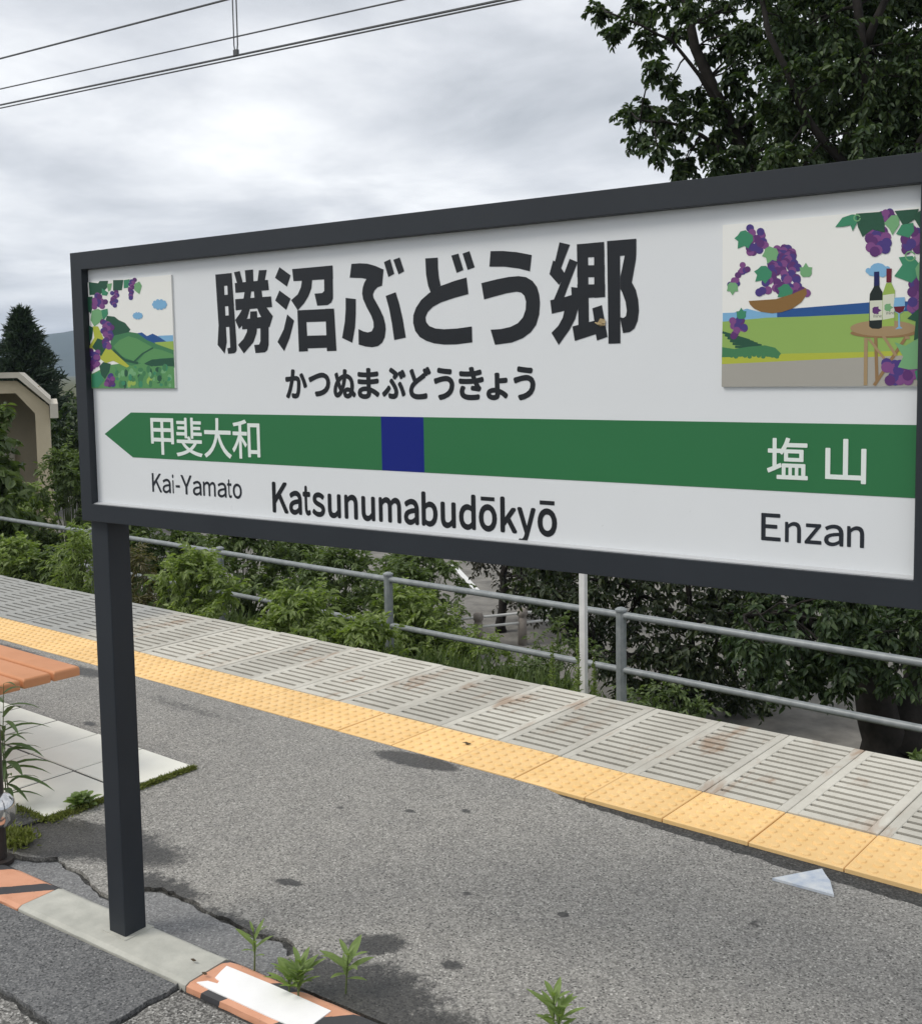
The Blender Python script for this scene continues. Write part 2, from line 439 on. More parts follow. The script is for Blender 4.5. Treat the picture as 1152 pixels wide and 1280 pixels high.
# ------------------------------------------------------------------ material set
def g2(px, py): p = gnd(px, py); return (p[0], p[1])
STAINS = [
    (g2(520, 951), 0.22, 0.070, DP + 0.1, 1.0, 0.03, 0.3),
    (g2(470, 1180), 0.10, 0.065, 0.5, 1.0, 0.07, 0.5),
    (g2(566, 1206), 0.038, 0.028, 0.2, 1.0, 0.04, 0.5),
    (g2(360, 1103), 0.055, 0.021, 0.3, 1.0, 0.03, 0.4),
    (g2(705, 1143), 0.020, 0.015, 0, 1.0, 0.02, 0.4),
    (g2(513, 1014), 0.028, 0.016, 0, 1.0, 0.02, 0.5),
    (g2(581, 1014), 0.028, 0.018, 0, 1.0, 0.03, 0.6),
    (g2(583, 1117), 0.022, 0.018, 0, 0.9, 0.03, 0.6),
    (g2(425, 1010), 0.018, 0.014, 0, 0.9, 0.02, 0.5),
    (g2(212, 1072), 0.026, 0.016, 0, 0.85, 0.02, 0.5),
    (g2(455, 1245), 0.24, 0.17, 0.2, 1.0, 0.14, 0.9),
    (g2(500, 1295), 0.30, 0.18, 0.2, 1.0, 0.14, 0.9),
    (g2(395, 1212), 0.14, 0.08, 0.4, 0.95, 0.10, 0.9),
    (g2(75, 1048), 0.44, 0.17, 0.35, 1.0, 0.06, 0.45),
    (g2(150, 1064), 0.32, 0.12, 0.3, 1.0, 0.06, 0.6),
    (g2(205, 1108), 0.20, 0.06, 0.0, 0.95, 0.08, 0.9),
    (g2(300, 1155), 0.26, 0.045, -0.05, 0.75, 0.08, 0.9),
    (g2(8, 812), 0.45, 0.075, DP, 0.95, 0.06, 0.5),
    (g2(98, 838), 0.30, 0.075, DP, 0.95, 0.06, 0.5),
    (g2(112, 905), 0.06, 0.024, DP, 0.85, 0.03, 0.5),
    (g2(60, 828), 0.30, 0.05, DP, 0.85, 0.06, 0.5),
    (g2(235, 885), 0.6, 0.05, DP, 0.5, 0.1, 0.9),
    (g2(945, 1155), 0.035, 0.035, 0, 0.6, 0.04, 0.9),
]
M_ASPH = asphalt_mat('worn_asphalt', (0.12, 0.116, 0.108), (0.242, 0.234, 0.216), (0.48, 0.465, 0.43), STAINS)
M_BED = asphalt_mat('dark_asphalt', (0.02, 0.02, 0.02), (0.045, 0.045, 0.043), (0.12, 0.12, 0.115))
M_COARSE = asphalt_mat('coarse_asphalt', (0.04, 0.04, 0.038), (0.14, 0.135, 0.125), (0.50, 0.49, 0.46))
M_PATCH = asphalt_mat('smooth_patch_asphalt', (0.10, 0.102, 0.104), (0.180, 0.182, 0.183), (0.30, 0.30, 0.298))
M_PATCH2 = asphalt_mat('old_patch_asphalt', (0.060, 0.062, 0.064), (0.125, 0.127, 0.129), (0.26, 0.26, 0.255))
M_ROAD = mottled('far_road_asphalt', (0.11, 0.105, 0.095), (0.24, 0.228, 0.205), 2.6, 0.9, 30, 0.5, 0.3)
M_CONC = mottled('kerb_concrete', (0.36, 0.36, 0.32), (0.50, 0.495, 0.44), 13, 0.85, 90, 0.35, 0.3)
M_WALLC = mottled('platform_concrete', (0.20, 0.19, 0.17), (0.32, 0.31, 0.28), 2, 0.9, 40, 0.3, 0.3)
M_PAVER = mottled('pale_paver', (0.72, 0.71, 0.63), (0.81, 0.80, 0.72), 3.2, 0.75, 120, 0.12, 0.3, per_obj=0.05)
M_BALLAST = mottled('ballast', (0.06, 0.055, 0.05), (0.22, 0.2, 0.18), 22, 0.95, 30, 0.9, 0.2)
M_SOIL = mottled('bank_soil', (0.05, 0.06, 0.025), (0.12, 0.12, 0.06), 1.2, 0.95, 20, 0.5, 0.2)
M_STEEL = mottled('charcoal_paint', (0.016, 0.020, 0.026), (0.022, 0.027, 0.034), 3, 0.5, 200, 0.05, 0.38)
M_RAIL = mottled('grey_rail_paint', (0.17, 0.19, 0.195), (0.27, 0.29, 0.295), 14, 0.4, 60, 0.2, 0.5)
M_WHITEP = mottled('white_pole_paint', (0.62, 0.62, 0.60), (0.74, 0.74, 0.72), 10, 0.5, 60, 0.1)
M_WIRE = flat('dark_wire', (0.085, 0.09, 0.095), 0.5)
M_BARK = mottled('bark', (0.012, 0.011, 0.010), (0.032, 0.028, 0.025), 9, 0.9, 40, 0.9, 0.2)
M_STEM = mottled('green_stem', (0.07, 0.10, 0.03), (0.11, 0.14, 0.05), 20, 0.6, 60, 0.2)

# slotted concrete panels with rust
def panel_mat():
    m, N, L, b = new_mat('slotted_panel_concrete', 0.85, 0.3)
    p = world_pos(N, L)
    n = noise(N, L, p, 5, 6, 0.65)
    r = ramp(N, [(0.3, (0.43, 0.41, 0.355)), (0.7, (0.56, 0.54, 0.475))]); L.new(n.outputs['Fac'], r.inputs[0])
    oi = N.new('ShaderNodeObjectInfo')
    mr = N.new('ShaderNodeMapRange'); mr.inputs['To Min'].default_value = 0.82; mr.inputs['To Max'].default_value = 1.12
    L.new(oi.outputs['Random'], mr.inputs['Value'])
    vm = N.new('ShaderNodeVectorMath'); vm.operation = 'SCALE'; L.new(r.outputs['Color'], vm.inputs[0]); L.new(mr.outputs[0], vm.inputs['Scale'])
    c = vm.outputs['Vector']
    mpn = N.new('ShaderNodeMapping'); mpn.vector_type = 'TEXTURE'; mpn.inputs['Rotation'].default_value = (0, 0, DP); mpn.inputs['Scale'].default_value = (0.10, 0.42, 1)
    L.new(p, mpn.inputs[0])
    nr = noise(N, L, mpn.outputs[0], 1.0, 6, 0.6, 0.6)
    rr = ramp(N, [(0.55, (0, 0, 0)), (0.66, (1, 1, 1))]); L.new(nr.outputs['Fac'], rr.inputs[0])
    nr2 = noise(N, L, p, 1.6, 2, 0.5)
    rr2 = ramp(N, [(0.46, (0, 0, 0)), (0.56, (1, 1, 1))]); L.new(nr2.outputs['Fac'], rr2.inputs[0])
    mk = N.new('ShaderNodeMath'); mk.operation = 'MULTIPLY'; L.new(rr.outputs['Color'], mk.inputs[0]); L.new(rr2.outputs['Color'], mk.inputs[1])
    mk2 = N.new('ShaderNodeMath'); mk2.operation = 'MULTIPLY'; mk2.inputs[1].default_value = 0.55; L.new(mk.outputs[0], mk2.inputs[0])
    c = mixc(N, L, c, (0.26, 0.13, 0.055), mk2.outputs[0])
    # age: older, greyer panels far along the platform
    sx = N.new('ShaderNodeSeparateXYZ'); L.new(p, sx.inputs[0])
    mo = N.new('ShaderNodeMapRange'); mo.interpolation_type = 'SMOOTHSTEP'
    mo.inputs['From Min'].default_value = -5.35; mo.inputs['From Max'].default_value = -5.65
    L.new(sx.outputs['X'], mo.inputs['Value'])
    c = mixc(N, L, c, (0.33, 0.33, 0.31), mo.outputs[0])
    L.new(c, b.inputs['Base Color'])
    nf = noise(N, L, p, 130, 3, 0.6); bump(N, L, b, nf.outputs['Fac'], 0.3, 0.002)
    return m
M_PANEL = panel_mat()
def tactile_mat():
    m, N, L, b = new_mat('yellow_tactile', 0.6, 0.35)
    p = world_pos(N, L)
    n = noise(N, L, p, 6, 6, 0.65)
    r = ramp(N, [(0.3, (0.78, 0.51, 0.21)), (0.7, (0.88, 0.60, 0.28))]); L.new(n.outputs['Fac'], r.inputs[0])
    nd = noise(N, L, p, 40, 5, 0.7)
    rd = ramp(N, [(0.66, (0, 0, 0)), (0.74, (1, 1, 1))]); L.new(nd.outputs['Fac'], rd.inputs[0])
    c = mixc(N, L, r.outputs['Color'], (0.20, 0.15, 0.08), rd.outputs['Color'])
    oi = N.new('ShaderNodeObjectInfo')
    mr = N.new('ShaderNodeMapRange'); mr.inputs['To Min'].default_value = 0.93; mr.inputs['To Max'].default_value = 1.04
    L.new(oi.outputs['Random'], mr.inputs['Value'])
    vm = N.new('ShaderNodeVectorMath'); vm.operation = 'SCALE'; L.new(c, vm.inputs[0]); L.new(mr.outputs[0], vm.inputs['Scale'])
    L.new(vm.outputs['Vector'], b.inputs['Base Color'])
    nf = noise(N, L, p, 160, 2, 0.6); bump(N, L, b, nf.outputs['Fac'], 0.15, 0.001)
    return m
M_TACT = tactile_mat()
def stripe_mat():
    m, N, L, b = new_mat('hazard_stripe_paint', 0.6, 0.35)
    p = world_pos(N, L)
    wn = noise(N, L, p, 30, 4, 0.6)
    sx = N.new('ShaderNodeSeparateXYZ'); L.new(p, sx.inputs[0])
    def math_(op, a, k):
        q = N.new('ShaderNodeMath'); q.operation = op
        L.new(a, q.inputs[0])
        if isinstance(k, (int, float)): q.inputs[1].default_value = k
        else: L.new(k, q.inputs[1])
        return q.outputs[0]
    y = math_('MULTIPLY', math_('ADD', sx.outputs['Y'], -1.85), -1.05)
    s = math_('ADD', sx.outputs['X'], y)
    s = math_('ADD', s, math_('MULTIPLY', wn.outputs['Fac'], 0.012))
    md = math_('FLOORED_MODULO', math_('ADD', s, 1.884), 0.238)
    lt = math_('LESS_THAN', md, 0.068)
    n = noise(N, L, p, 12, 5, 0.6)
    r = ramp(N, [(0.3, (0.56, 0.265, 0.155)), (0.7, (0.66, 0.34, 0.215))]); L.new(n.outputs['Fac'], r.inputs[0])
    c = mixc(N, L, r.outputs['Color'], (0.05, 0.05, 0.053), lt)
    nd = noise(N, L, p, 60, 5, 0.7)
    rd = ramp(N, [(0.64, (0, 0, 0)), (0.72, (1, 1, 1))]); L.new(nd.outputs['Fac'], rd.inputs[0])
    c = mixc(N, L, c, (0.16, 0.12, 0.09), rd.outputs['Color'])
    L.new(c, b.inputs['Base Color'])
    bump(N, L, b, nd.outputs['Fac'], 0.2, 0.002)
    return m
M_STRIPE = stripe_mat()

# ------------------------------------------------------------------ the ground and the platform
prof = [(-4000, -6.0), (-60, -4.0), (-30, -3.0), (-9, -1.2), (4.20, -1.17), (6.9, -1.17), (7.25, -1.40), (8.3, -1.50), (9.6, -2.15), (11.6, -2.98), (12.2, -3.0), (60, -3.0), (200, -3.2), (4000, -6.0)]
mb = MB()
us = [-4000, -300, -120, -60, -40, -25, -15, -10, -6, -3, 0, 3, 6, 12, 25, 60, 300, 4000]
for u in us:
    for (v, z) in prof:
        zz = z + (0.06 * math.sin(u * 1.7 + v) if 8 < v < 12 else 0)
        mb.v.append(tuple(pl(u, v, zz)))
n = len(prof)
for i in range(len(us) - 1):
    for j in range(n - 1):
        a = i * n + j
        v0 = prof[j][0]
        mi = 1 if 4 < v0 < 6.8 else (2 if v0 > 11.9 and v0 < 40 else 0)
        mb.f.append((a, a + n, a + n + 1, a + 1)); mb.m.append(mi)
struct(mb.build('ground', [M_SOIL, M_BALLAST, M_ROAD]))

V_Y0, V_Y1, V_G0, V_G1 = 3.178, 3.468, 3.480, 4.222
JU0, JP = -1.454, 0.303
fr = lambda u, v, z: tuple(pl(u, v, z))
mb = MB()
mb.box((-45, -6, -1.3), (14, 4.16, -0.13), 0, fr)
mb.box((-45, -6, -0.13), (14, 3.56, -0.062), 0, fr)
mb.box((-45, 4.12, -0.13), (14, 4.16, -0.062), 0, fr)
mb.box((-45, -6, -0.062), (14, 3.476, -0.012), 1, fr)
platform = struct(mb.build('platform', [M_WALLC, M_BED]))

def jag(a, b, n, amp, rs):
    out = []
    for i in range(n):
        t = i / n
        out.append((a[0] + (b[0] - a[0]) * t + rs.uniform(-amp, amp) * 0.4, a[1] + (b[1] - a[1]) * t + rs.uniform(-amp, amp)))
    return out
rs = random.Random(3)
# main asphalt sheet: outline walked in world metres
def w2(u, v): p = pl(u, v); return (p[0], p[1])
z7 = lambda x, y: g2(x / 2.4, 940 + y / 2.4)
outl = [w2(-45, -5.9 + 8.0)]
outl = []
near = [(-40.0, 1.93 + 2.0), (-3.45, 1.96)] 
crack = [z7(*q) for q in [(0, 296), (45, 308), (110, 318), (170, 316), (205, 342), (240, 360), (275, 390), (300, 416), (325, 432), (380, 415), (435, 404), (480, 408), (520, 420), (560, 438), (610, 466), (650, 488), (705, 512), (760, 543), (810, 552), (860, 558), (905, 590)]]
for k in range(len(crack) - 1):
    outl += jag(crack[k], crack[k + 1], 3, 0.006, rs)
outl += [(-1.97, 1.99), (-1.985, 1.93), (-1.95, 1.872)]
outl += [(8.0, 1.872)]
e0 = w2(8.0, V_Y0 - 0.112)
outl += [e0]
far1 = w2(-0.5, V_Y0 - 0.112); far2 = w2(-1.25, V_Y0 - 0.100); far3 = w2(-1.75, V_Y0 - 0.075); far4 = w2(-2.05, V_Y0 - 0.055); far5 = w2(-2.22, V_Y0 - 0.006); far6 = w2(-44, V_Y0 - 0.004)
for a, b, nn, am in ((e0, far1, 60, 0.006), (far1, far2, 30, 0.007), (far2, far3, 22, 0.008), (far3, far4, 12, 0.009), (far4, far5, 6, 0.006)):
    outl += jag(a, b, nn, am, rs)
outl += [far5, far6, w2(-44, 1.90), (-3.6, 1.90)]
mpz = lambda x, y, t: (x, y, t)
mb = MB(); mb.prism(outl, -0.0118, 0.0, mpz)
asph = mb.build('asphalt_surface', M_ASPH, platform)
# smooth patch between the kerb and the asphalt
pt = [z7(*q) for q in [(-40, 330), (45, 322), (110, 330), (170, 328), (200, 350), (235, 370), (270, 402), (300, 432), (330, 446), (380, 428), (435, 418), (480, 420), (520, 432), (560, 450), (610, 478), (650, 498), (705, 523), (760, 553), (810, 562), (850, 572), (862, 600), (850, 640)]]
outp = []
for k in range(len(pt) - 1): outp += jag(pt[k], pt[k + 1], 3, 0.005, rs)
outp += [(pt[-1][0], 1.868), (-3.3, 1.868)]
mb = MB(); mb.prism(outp, -0.0118, -0.004, mpz)
mb.build('smooth_patch', M_PATCH, platform)
# ground in front of the kerb
lc = [z7(*q) for q in [(-30, 690), (0, 704), (60, 744), (105, 780), (150, 812), (200, 850)]]
lc2 = [z7(*q) for q in [(300, 850), (330, 812), (380, 790), (440, 748), (500, 722), (538, 692)]]
op = []
for c in (lc, lc2):
    for k in range(len(c) - 1): op += jag(c[k], c[k + 1], 3, 0.005, rs)
    op.append(c[-1])
op = [(-3.2, 1.709), (-3.2, 1.45)] + op + [(-2.112, 1.709)]
mb = MB(); mb.prism(op, -0.0118, 0.001, mpz)
mb.build('old_patch', M_PATCH2, platform)
oc = [(-8, 1.709), (-8, -5.5), (8, -5.5), (8, 1.70), (-1.2, 1.700), (-2.09, 1.700)]
for k in range(len(lc2) - 1, 0, -1): oc += [(p[0] + 0.014, p[1] - 0.004) for p in jag(lc2[k], lc2[k - 1], 3, 0.006, rs)]
oc += [(lc2[0][0], lc2[0][1] - .03), (lc[-1][0], lc[-1][1] - .03)]
for k in range(len(lc) - 1, 0, -1): oc += [(p[0] - 0.004, p[1] - 0.014) for p in jag(lc[k], lc[k - 1], 3, 0.006, rs)]
oc += [(-3.215, 1.43), (-3.215, 1.709)]
mb = MB(); mb.prism(oc, -0.0118, -0.006, mpz)
mb.build('coarse_asphalt', M_COARSE, platform)

# tactile tiles: one mesh shared by all
mb = MB()
tw, td = JP - 0.004, V_Y1 - V_Y0
mb.bbox((0, 0, -0.030), (tw, td, 0.002), 0.002)
nd = 6
for i in range(nd):
    for j in range(nd):
        cx_, cy_ = tw * (i + 0.5) / nd, td * (j + 0.5) / nd
        k = len(mb.v); q = 10
        for rr, zz in ((0.0165, 0.0018), (0.0135, 0.0065), (0.009, 0.0078)):
            for a in range(q):
                mb.v.append((cx_ + rr * math.cos(a * 2 * math.pi / q), cy_ + rr * math.sin(a * 2 * math.pi / q), zz))
        for rI in range(2):
            for a in range(q):
                b2 = (a + 1) % q
                mb.f.append((k + rI * q + a, k + rI * q + b2, k + rI * q + q + b2, k + rI * q + q + a)); mb.m.append(0)
        mb.f.append(tuple(k + 2 * q + a for a in range(q))); mb.m.append(0)
me_t = mb.mesh('tactile_tile', M_TACT)
for i in range(-32, 9):
    u = JU0 + i * JP + 0.002
    o = bpy.data.objects.new('tactile_tile', me_t); COL.objects.link(o); o.parent = platform
    p = pl(u, V_Y0); o.location = (p[0], p[1], rs.uniform(-0.0015, 0.0015)); o.rotation_euler = (rs.uniform(-.003, .003), rs.uniform(-.003, .003), DP + rs.uniform(-.003, .003))
# slotted concrete panels
mb = MB()
pw, pd = JP - 0.003, V_G1 - V_G0
ns = 13; sw, m0 = 0.019, 0.034
mb.bbox((0, 0, -0.06), (0.036, pd, 0.0), 0.002)
mb.bbox((pw - 0.036, 0, -0.06), (pw, pd, 0.0), 0.002)
pitch = (pd - 2 * m0 + 0.02) / ns
edges = [0.0]
for k in range(ns):
    c = m0 - 0.01 + pitch * (k + 0.5)
    edges += [c - sw / 2, c + sw / 2]
edges.append(pd)
for k in range(0, len(edges), 2):
    y0, y1 = edges[k] + 0.0003, edges[k + 1] - 0.0003      # bars taper downwards so that dirt falls through
    t0, t1 = (0 if k == 0 else .009), (0 if k == len(edges) - 2 else .009)
    xa_, xb_ = 0.036, pw - 0.036
    mb.hexa([(xa_, y0 + t0, -.059), (xb_, y0 + t0, -.059), (xb_, y1 - t1, -.059), (xa_, y1 - t1, -.059), (xa_, y0, -.0006), (xb_, y0, -.0006), (xb_, y1, -.0006), (xa_, y1, -.0006)])
me_g = mb.mesh('slotted_panel', M_PANEL)
for i in range(-32, 9):
    u = JU0 + i * JP + 0.0015
    o = bpy.data.objects.new('slotted_panel', me_g); COL.objects.link(o); o.parent = platform
    p = pl(u, V_G0); o.location = (p[0], p[1], rs.uniform(-0.002, 0.002)); o.rotation_euler = (rs.uniform(-.002, .002), rs.uniform(-.003, .003), DP)
# pale pavers
mb = MB(); mb.box((-5.56, 1.655, 0.0005), (-3.402, 2.533, 0.0115), 0, fr); mb.build('paver_bed', M_BED, platform)
ue = [-3.40, -3.715, -4.02, -4.325, -4.63, -4.935, -5.24, -5.545]
ve = [2.535, 2.232, 1.925, 1.64]
for a in range(len(ue) - 1):
    for b in range(len(ve) - 1):
        mb = MB(); mb.bbox((ue[a + 1] + 0.0042, ve[b + 1] + 0.0035, -0.002), (ue[a] - 0.0042, ve[b] - 0.0042, 0.014 + rs.uniform(-.0015, .0015)), 0.003, 0, fr)
        if b == 2: mb = MB(); mb.bbox((ue[a + 1] + 0.0042, max(ve[b + 1], 1.66) + 0.0035, -0.002), (ue[a] - 0.0042, ve[b] - 0.0042, 0.014), 0.003, 0, fr)
        if b == 2 and a == 0: continue
        c = pl((ue[a] + ue[a + 1]) / 2, (ve[b] + ve[b + 1]) / 2, 0.0)
        o = mb.build('paver', M_PAVER, None, tuple(c)); o.parent = platform

# the low painted kerb the sign stands on
kerb = empty('painted_kerb', (-2.4, 1.79, 0), 'low concrete kerb with orange and black hazard stripes under the sign post', 'kerb')
def kseg(name, x0, x1, mat, top=0.008):
    mb = MB()
    prof2 = [(1.714, -0.0115), (1.716, top - 0.006), (1.728, top), (1.846, top + 0.001), (1.859, top - 0.006), (1.862, -0.0115)]
    nx = max(2, int((x1 - x0) / 0.05))
    for i in range(nx + 1):
        x = x0 + (x1 - x0) * i / nx
        for (y, z) in prof2: mb.v.append((x, y + rs.uniform(-.0012, .0012), z + (rs.uniform(-.0008, .0008) if z > 0 else 0)))
    k = len(prof2)
    for i in range(nx):
        for j in range(k - 1):
            a = i * k + j; mb.f.append((a, a + k, a + k + 1, a + 1)); mb.m.append(0)
    mb.f.append(tuple(range(k))); mb.m.append(0); mb.f.append(tuple(nx * k + j for j in range(k))); mb.m.append(0)
    return mb.build(name, mat, kerb)
kseg('striped_block', -6.0, -2.790, M_STRIPE)
kseg('plain_block', -2.786, -2.084, M_CONC, 0.009)
ks = kseg('striped_block', -2.080, 2.5, M_STRIPE)
z4 = lambda x, y: g2(200 + x / 3.84, 1160 + y / 3.84)
wp = [(-2.063, 1.733), (-2.045, 1.752), (-2.016, 1.757), (-2.021, 1.768), (-2.041, 1.772), (-2.052, 1.803), (-2.058, 1.826), (-2.02, 1.827), (-1.9, 1.829), (-1.707, 1.826), (-1.704, 1.731), (-1.80, 1.728), (-1.93, 1.729), (-2.02, 1.729)]
mb = MB(); mb.prism(wp, 0.006, 0.0112, mpz)
M_STICK = mottled('white_sheet', (0.84, 0.83, 0.82), (0.90, 0.89, 0.88), 14, 0.55, 60, 0.08)
mb.build('white_sheet', M_STICK, kerb)

# ------------------------------------------------------------------ the station sign
YF, YP, YA = 1.752, 1.772, 1.7675      # frame front, panel face, picture boards
SX0, SX1, SZ0, SZ1, FB = -2.462, -0.374, 1.122, 1.803, 0.044
POSTX, SXR = -0.290, -0.216    # the right end of the frame, out of view, holds the second post
def panel_paint(name, c, rough=0.28):
    m, N, L, b = new_mat(name, rough, 0.32)
    p = world_pos(N, L)
    n = noise(N, L, p, 2.2, 5, 0.6)
    r = ramp(N, [(0.25, tuple(x * 0.95 for x in c)), (0.75, c)]); L.new(n.outputs['Fac'], r.inputs[0])
    cc = r.outputs['Color']
    nd = noise(N, L, p, 46, 4, 0.7)
    rd = ramp(N, [(0.72, (0, 0, 0)), (0.80, (1, 1, 1))]); L.new(nd.outputs['Fac'], rd.inputs[0])
    k = N.new('ShaderNodeMath'); k.operation = 'MULTIPLY'; k.inputs[1].default_value = 0.35; L.new(rd.outputs['Color'], k.inputs[0])
    cc = mixc(N, L, cc, (0.25, 0.24, 0.2), k.outputs[0])
    L.new(cc, b.inputs['Base Color'])
    nr = noise(N, L, p, 7, 5, 0.6)
    mr = N.new('ShaderNodeMapRange'); mr.inputs['To Min'].default_value = rough * 0.8; mr.inputs['To Max'].default_value = rough * 1.5
    L.new(nr.outputs['Fac'], mr.inputs['Value']); L.new(mr.outputs[0], b.inputs['Roughness'])
    return m
M_SIGNW = panel_paint('sign_white', (0.725, 0.745, 0.76))
M_LIP = panel_paint('panel_lip_grey', (0.48, 0.49, 0.50))
M_SIGNG = panel_paint('sign_green', (0.030, 0.165, 0.062))
M_SIGNB = panel_paint('sign_blue', (0.006, 0.016, 0.19))
M_INK = panel_paint('sign_black', (0.016, 0.018, 0.022))
M_INKG = panel_paint('sign_thin_black', (0.022, 0.026, 0.034))
M_INKW = panel_paint('sign_white_letter', (0.74, 0.80, 0.76))

sign = empty('station_sign', (-1.418, 1.808, 0), 'large white station name sign with charcoal frame and green direction band', 'sign')
mb = MB()
YB = 1.862
ou = [(SX0, SZ0), (SXR, SZ0), (SXR, SZ1), (SX0, SZ1)]; inn = [(SX0 + FB, SZ0 + FB), (SX1 - FB, SZ0 + FB), (SX1 - FB, SZ1 - FB), (SX0 + FB, SZ1 - FB)]
mb.v = [(x, y, z) for y in (YF, YB) for lp in (ou, inn) for x, z in lp]
for i in range(4):
    j = (i + 1) % 4
    for f_ in ((i, j, 4 + j, 4 + i), (8 + i, 8 + j, 12 + j, 12 + i), (i, j, 8 + j, 8 + i), (4 + i, 4 + j, 12 + j, 12 + i)): mb.f.append(f_); mb.m.append(0)
o = mb.build('frame', M_STEEL, sign); bevel(o, 0.0025)
mb = MB(); mb.box((SX0 + FB - .004, YP, SZ0 + FB - .004), (SX1 - FB + .004, YB - 0.012, SZ1 - FB + .004))
panel = mb.build('panel', M_SIGNW, sign)
mb = MB()   # pale lip along the bottom and the left of the panel
zb = SZ0 + FB
mb.hexa([(SX0 + FB, YF + .006, zb - .002), (SX1 - FB, YF + .006, zb - .002), (SX1 - FB, YP + .001, zb - .002), (SX0 + FB, YP + .001, zb - .002),
         (SX0 + FB, YF + .006, zb + .002), (SX1 - FB, YF + .006, zb + .002), (SX1 - FB, YP + .001, zb + .005), (SX0 + FB, YP + .001, zb + .005)])
mb.build('panel_lip', M_LIP, sign)
def post(x0):
    mb = MB(); mb.box((x0, 1.774, 0.004), (x0 + 0.068, 1.842, SZ0 + 0.002))
    o = mb.build('post', M_STEEL, sign); bevel(o, 0.003, 2)
    mb = MB(); c = (x0 + 0.034, 1.808)
    mb.prism([(c[0] - .045 - rs.uniform(0, .01), c[1] - .043), (c[0] + .047, c[1] - .045), (c[0] + .05, c[1] + .046), (c[0] - .044, c[1] + .044)], 0.004, 0.0115, mpz)
    mb.build('mortar_collar', M_CONC, o)
post(-2.456); post(POSTX)

def sp(px, py, Y=YP):
    P = onY(px, py, Y); return P[0], P[2]
def sheet(mb, poly, Y, mi=0, th=0.0):
    mb.prism([(x, -z) for x, z in poly], Y + th, Y, lambda x, y, t: (x, t, -y), mi, sides=th > 0)
_gc = {}
def glyph(ch):
    if ch in _gc: return _gc[ch]
    c = bpy.data.curves.new('glyph', 'FONT'); c.body = ch; c.size = 1.0; c.fill_mode = 'FRONT'; c.resolution_u = 5
    o = bpy.data.objects.new('glyph', c); COL.objects.link(o)
    bpy.context.view_layer.update()
    dg = bpy.context.evaluated_depsgraph_get()
    me = bpy.data.meshes.new_from_object(o.evaluated_get(dg))
    v = np.array([tuple(x.co)[:2] for x in me.vertices]); f = [tuple(p.vertices) for p in me.polygons]
    bpy.data.objects.remove(o); bpy.data.curves.remove(c); bpy.data.meshes.remove(me)
    v = v - v.min(0); _gc[ch] = (v / v.max(0), f)
    return _gc[ch]
def put(mb, ch, x0, x1, z0, z1, bold, Y, bx=None):
    v, f = glyph(ch); bx = bold if bx is None else bx
    w, h = x1 - x0 - 2 * bx, z1 - z0 - 2 * bold
    offs = [(0, 0)] + ([(math.cos(a * math.pi / 4), math.sin(a * math.pi / 4)) for a in range(8)] if bold > 0 else [])
    for k, (ox, oz) in enumerate(offs):
        mb.add([(x0 + bx + q[0] * w + ox * bx, Y - 0.000004 * k, z0 + bold + q[1] * h + oz * bold) for q in v], f)
def zoombox(ox, oy, s, b):     # a box read off an enlarged view of the photograph
    x0, x1, y0, y1 = b
    X0 = sp(ox + x0 / s, oy + (y0 + y1) / 2 / s)[0]; X1 = sp(ox + x1 / s, oy + (y0 + y1) / 2 / s)[0]
    Zt = sp(ox + (x0 + x1) / 2 / s, oy + y0 / s)[1]; Zb = sp(ox + (x0 + x1) / 2 / s, oy + y1 / s)[1]
    return X0, X1, Zb, Zt

# green band with arrow head and the blue square
BT, BB = sp(165, 515)[1], sp(1144, 623.5)[1]
BT = (BT + sp(1146, 532)[1]) / 2; BB = (BB + sp(165, 571)[1]) / 2
xa, xt = sp(165, 543)[0], sp(131, 543)[0]
bl0, bl1 = sp(477, 555)[0], sp(530, 557)[0]
xr = SX1 - FB + .0035
mb = MB(); sheet(mb, [(xt, (BT + BB) / 2), (xa, BB), (bl0, BB), (bl0, BT), (xa, BT)], YP - .0006, 0, .0006); sheet(mb, [(bl1, BB), (xr, BB), (xr, BT), (bl1, BT)], YP - .0006, 0, .0006)
mb.build('direction_band', M_SIGNG, sign)
mb = MB(); sheet(mb, [(bl0, BB), (bl1, BB), (bl1, BT), (bl0, BT)], YP - .0006, 0, .0006)
mb.build('position_square', M_SIGNB, sign)

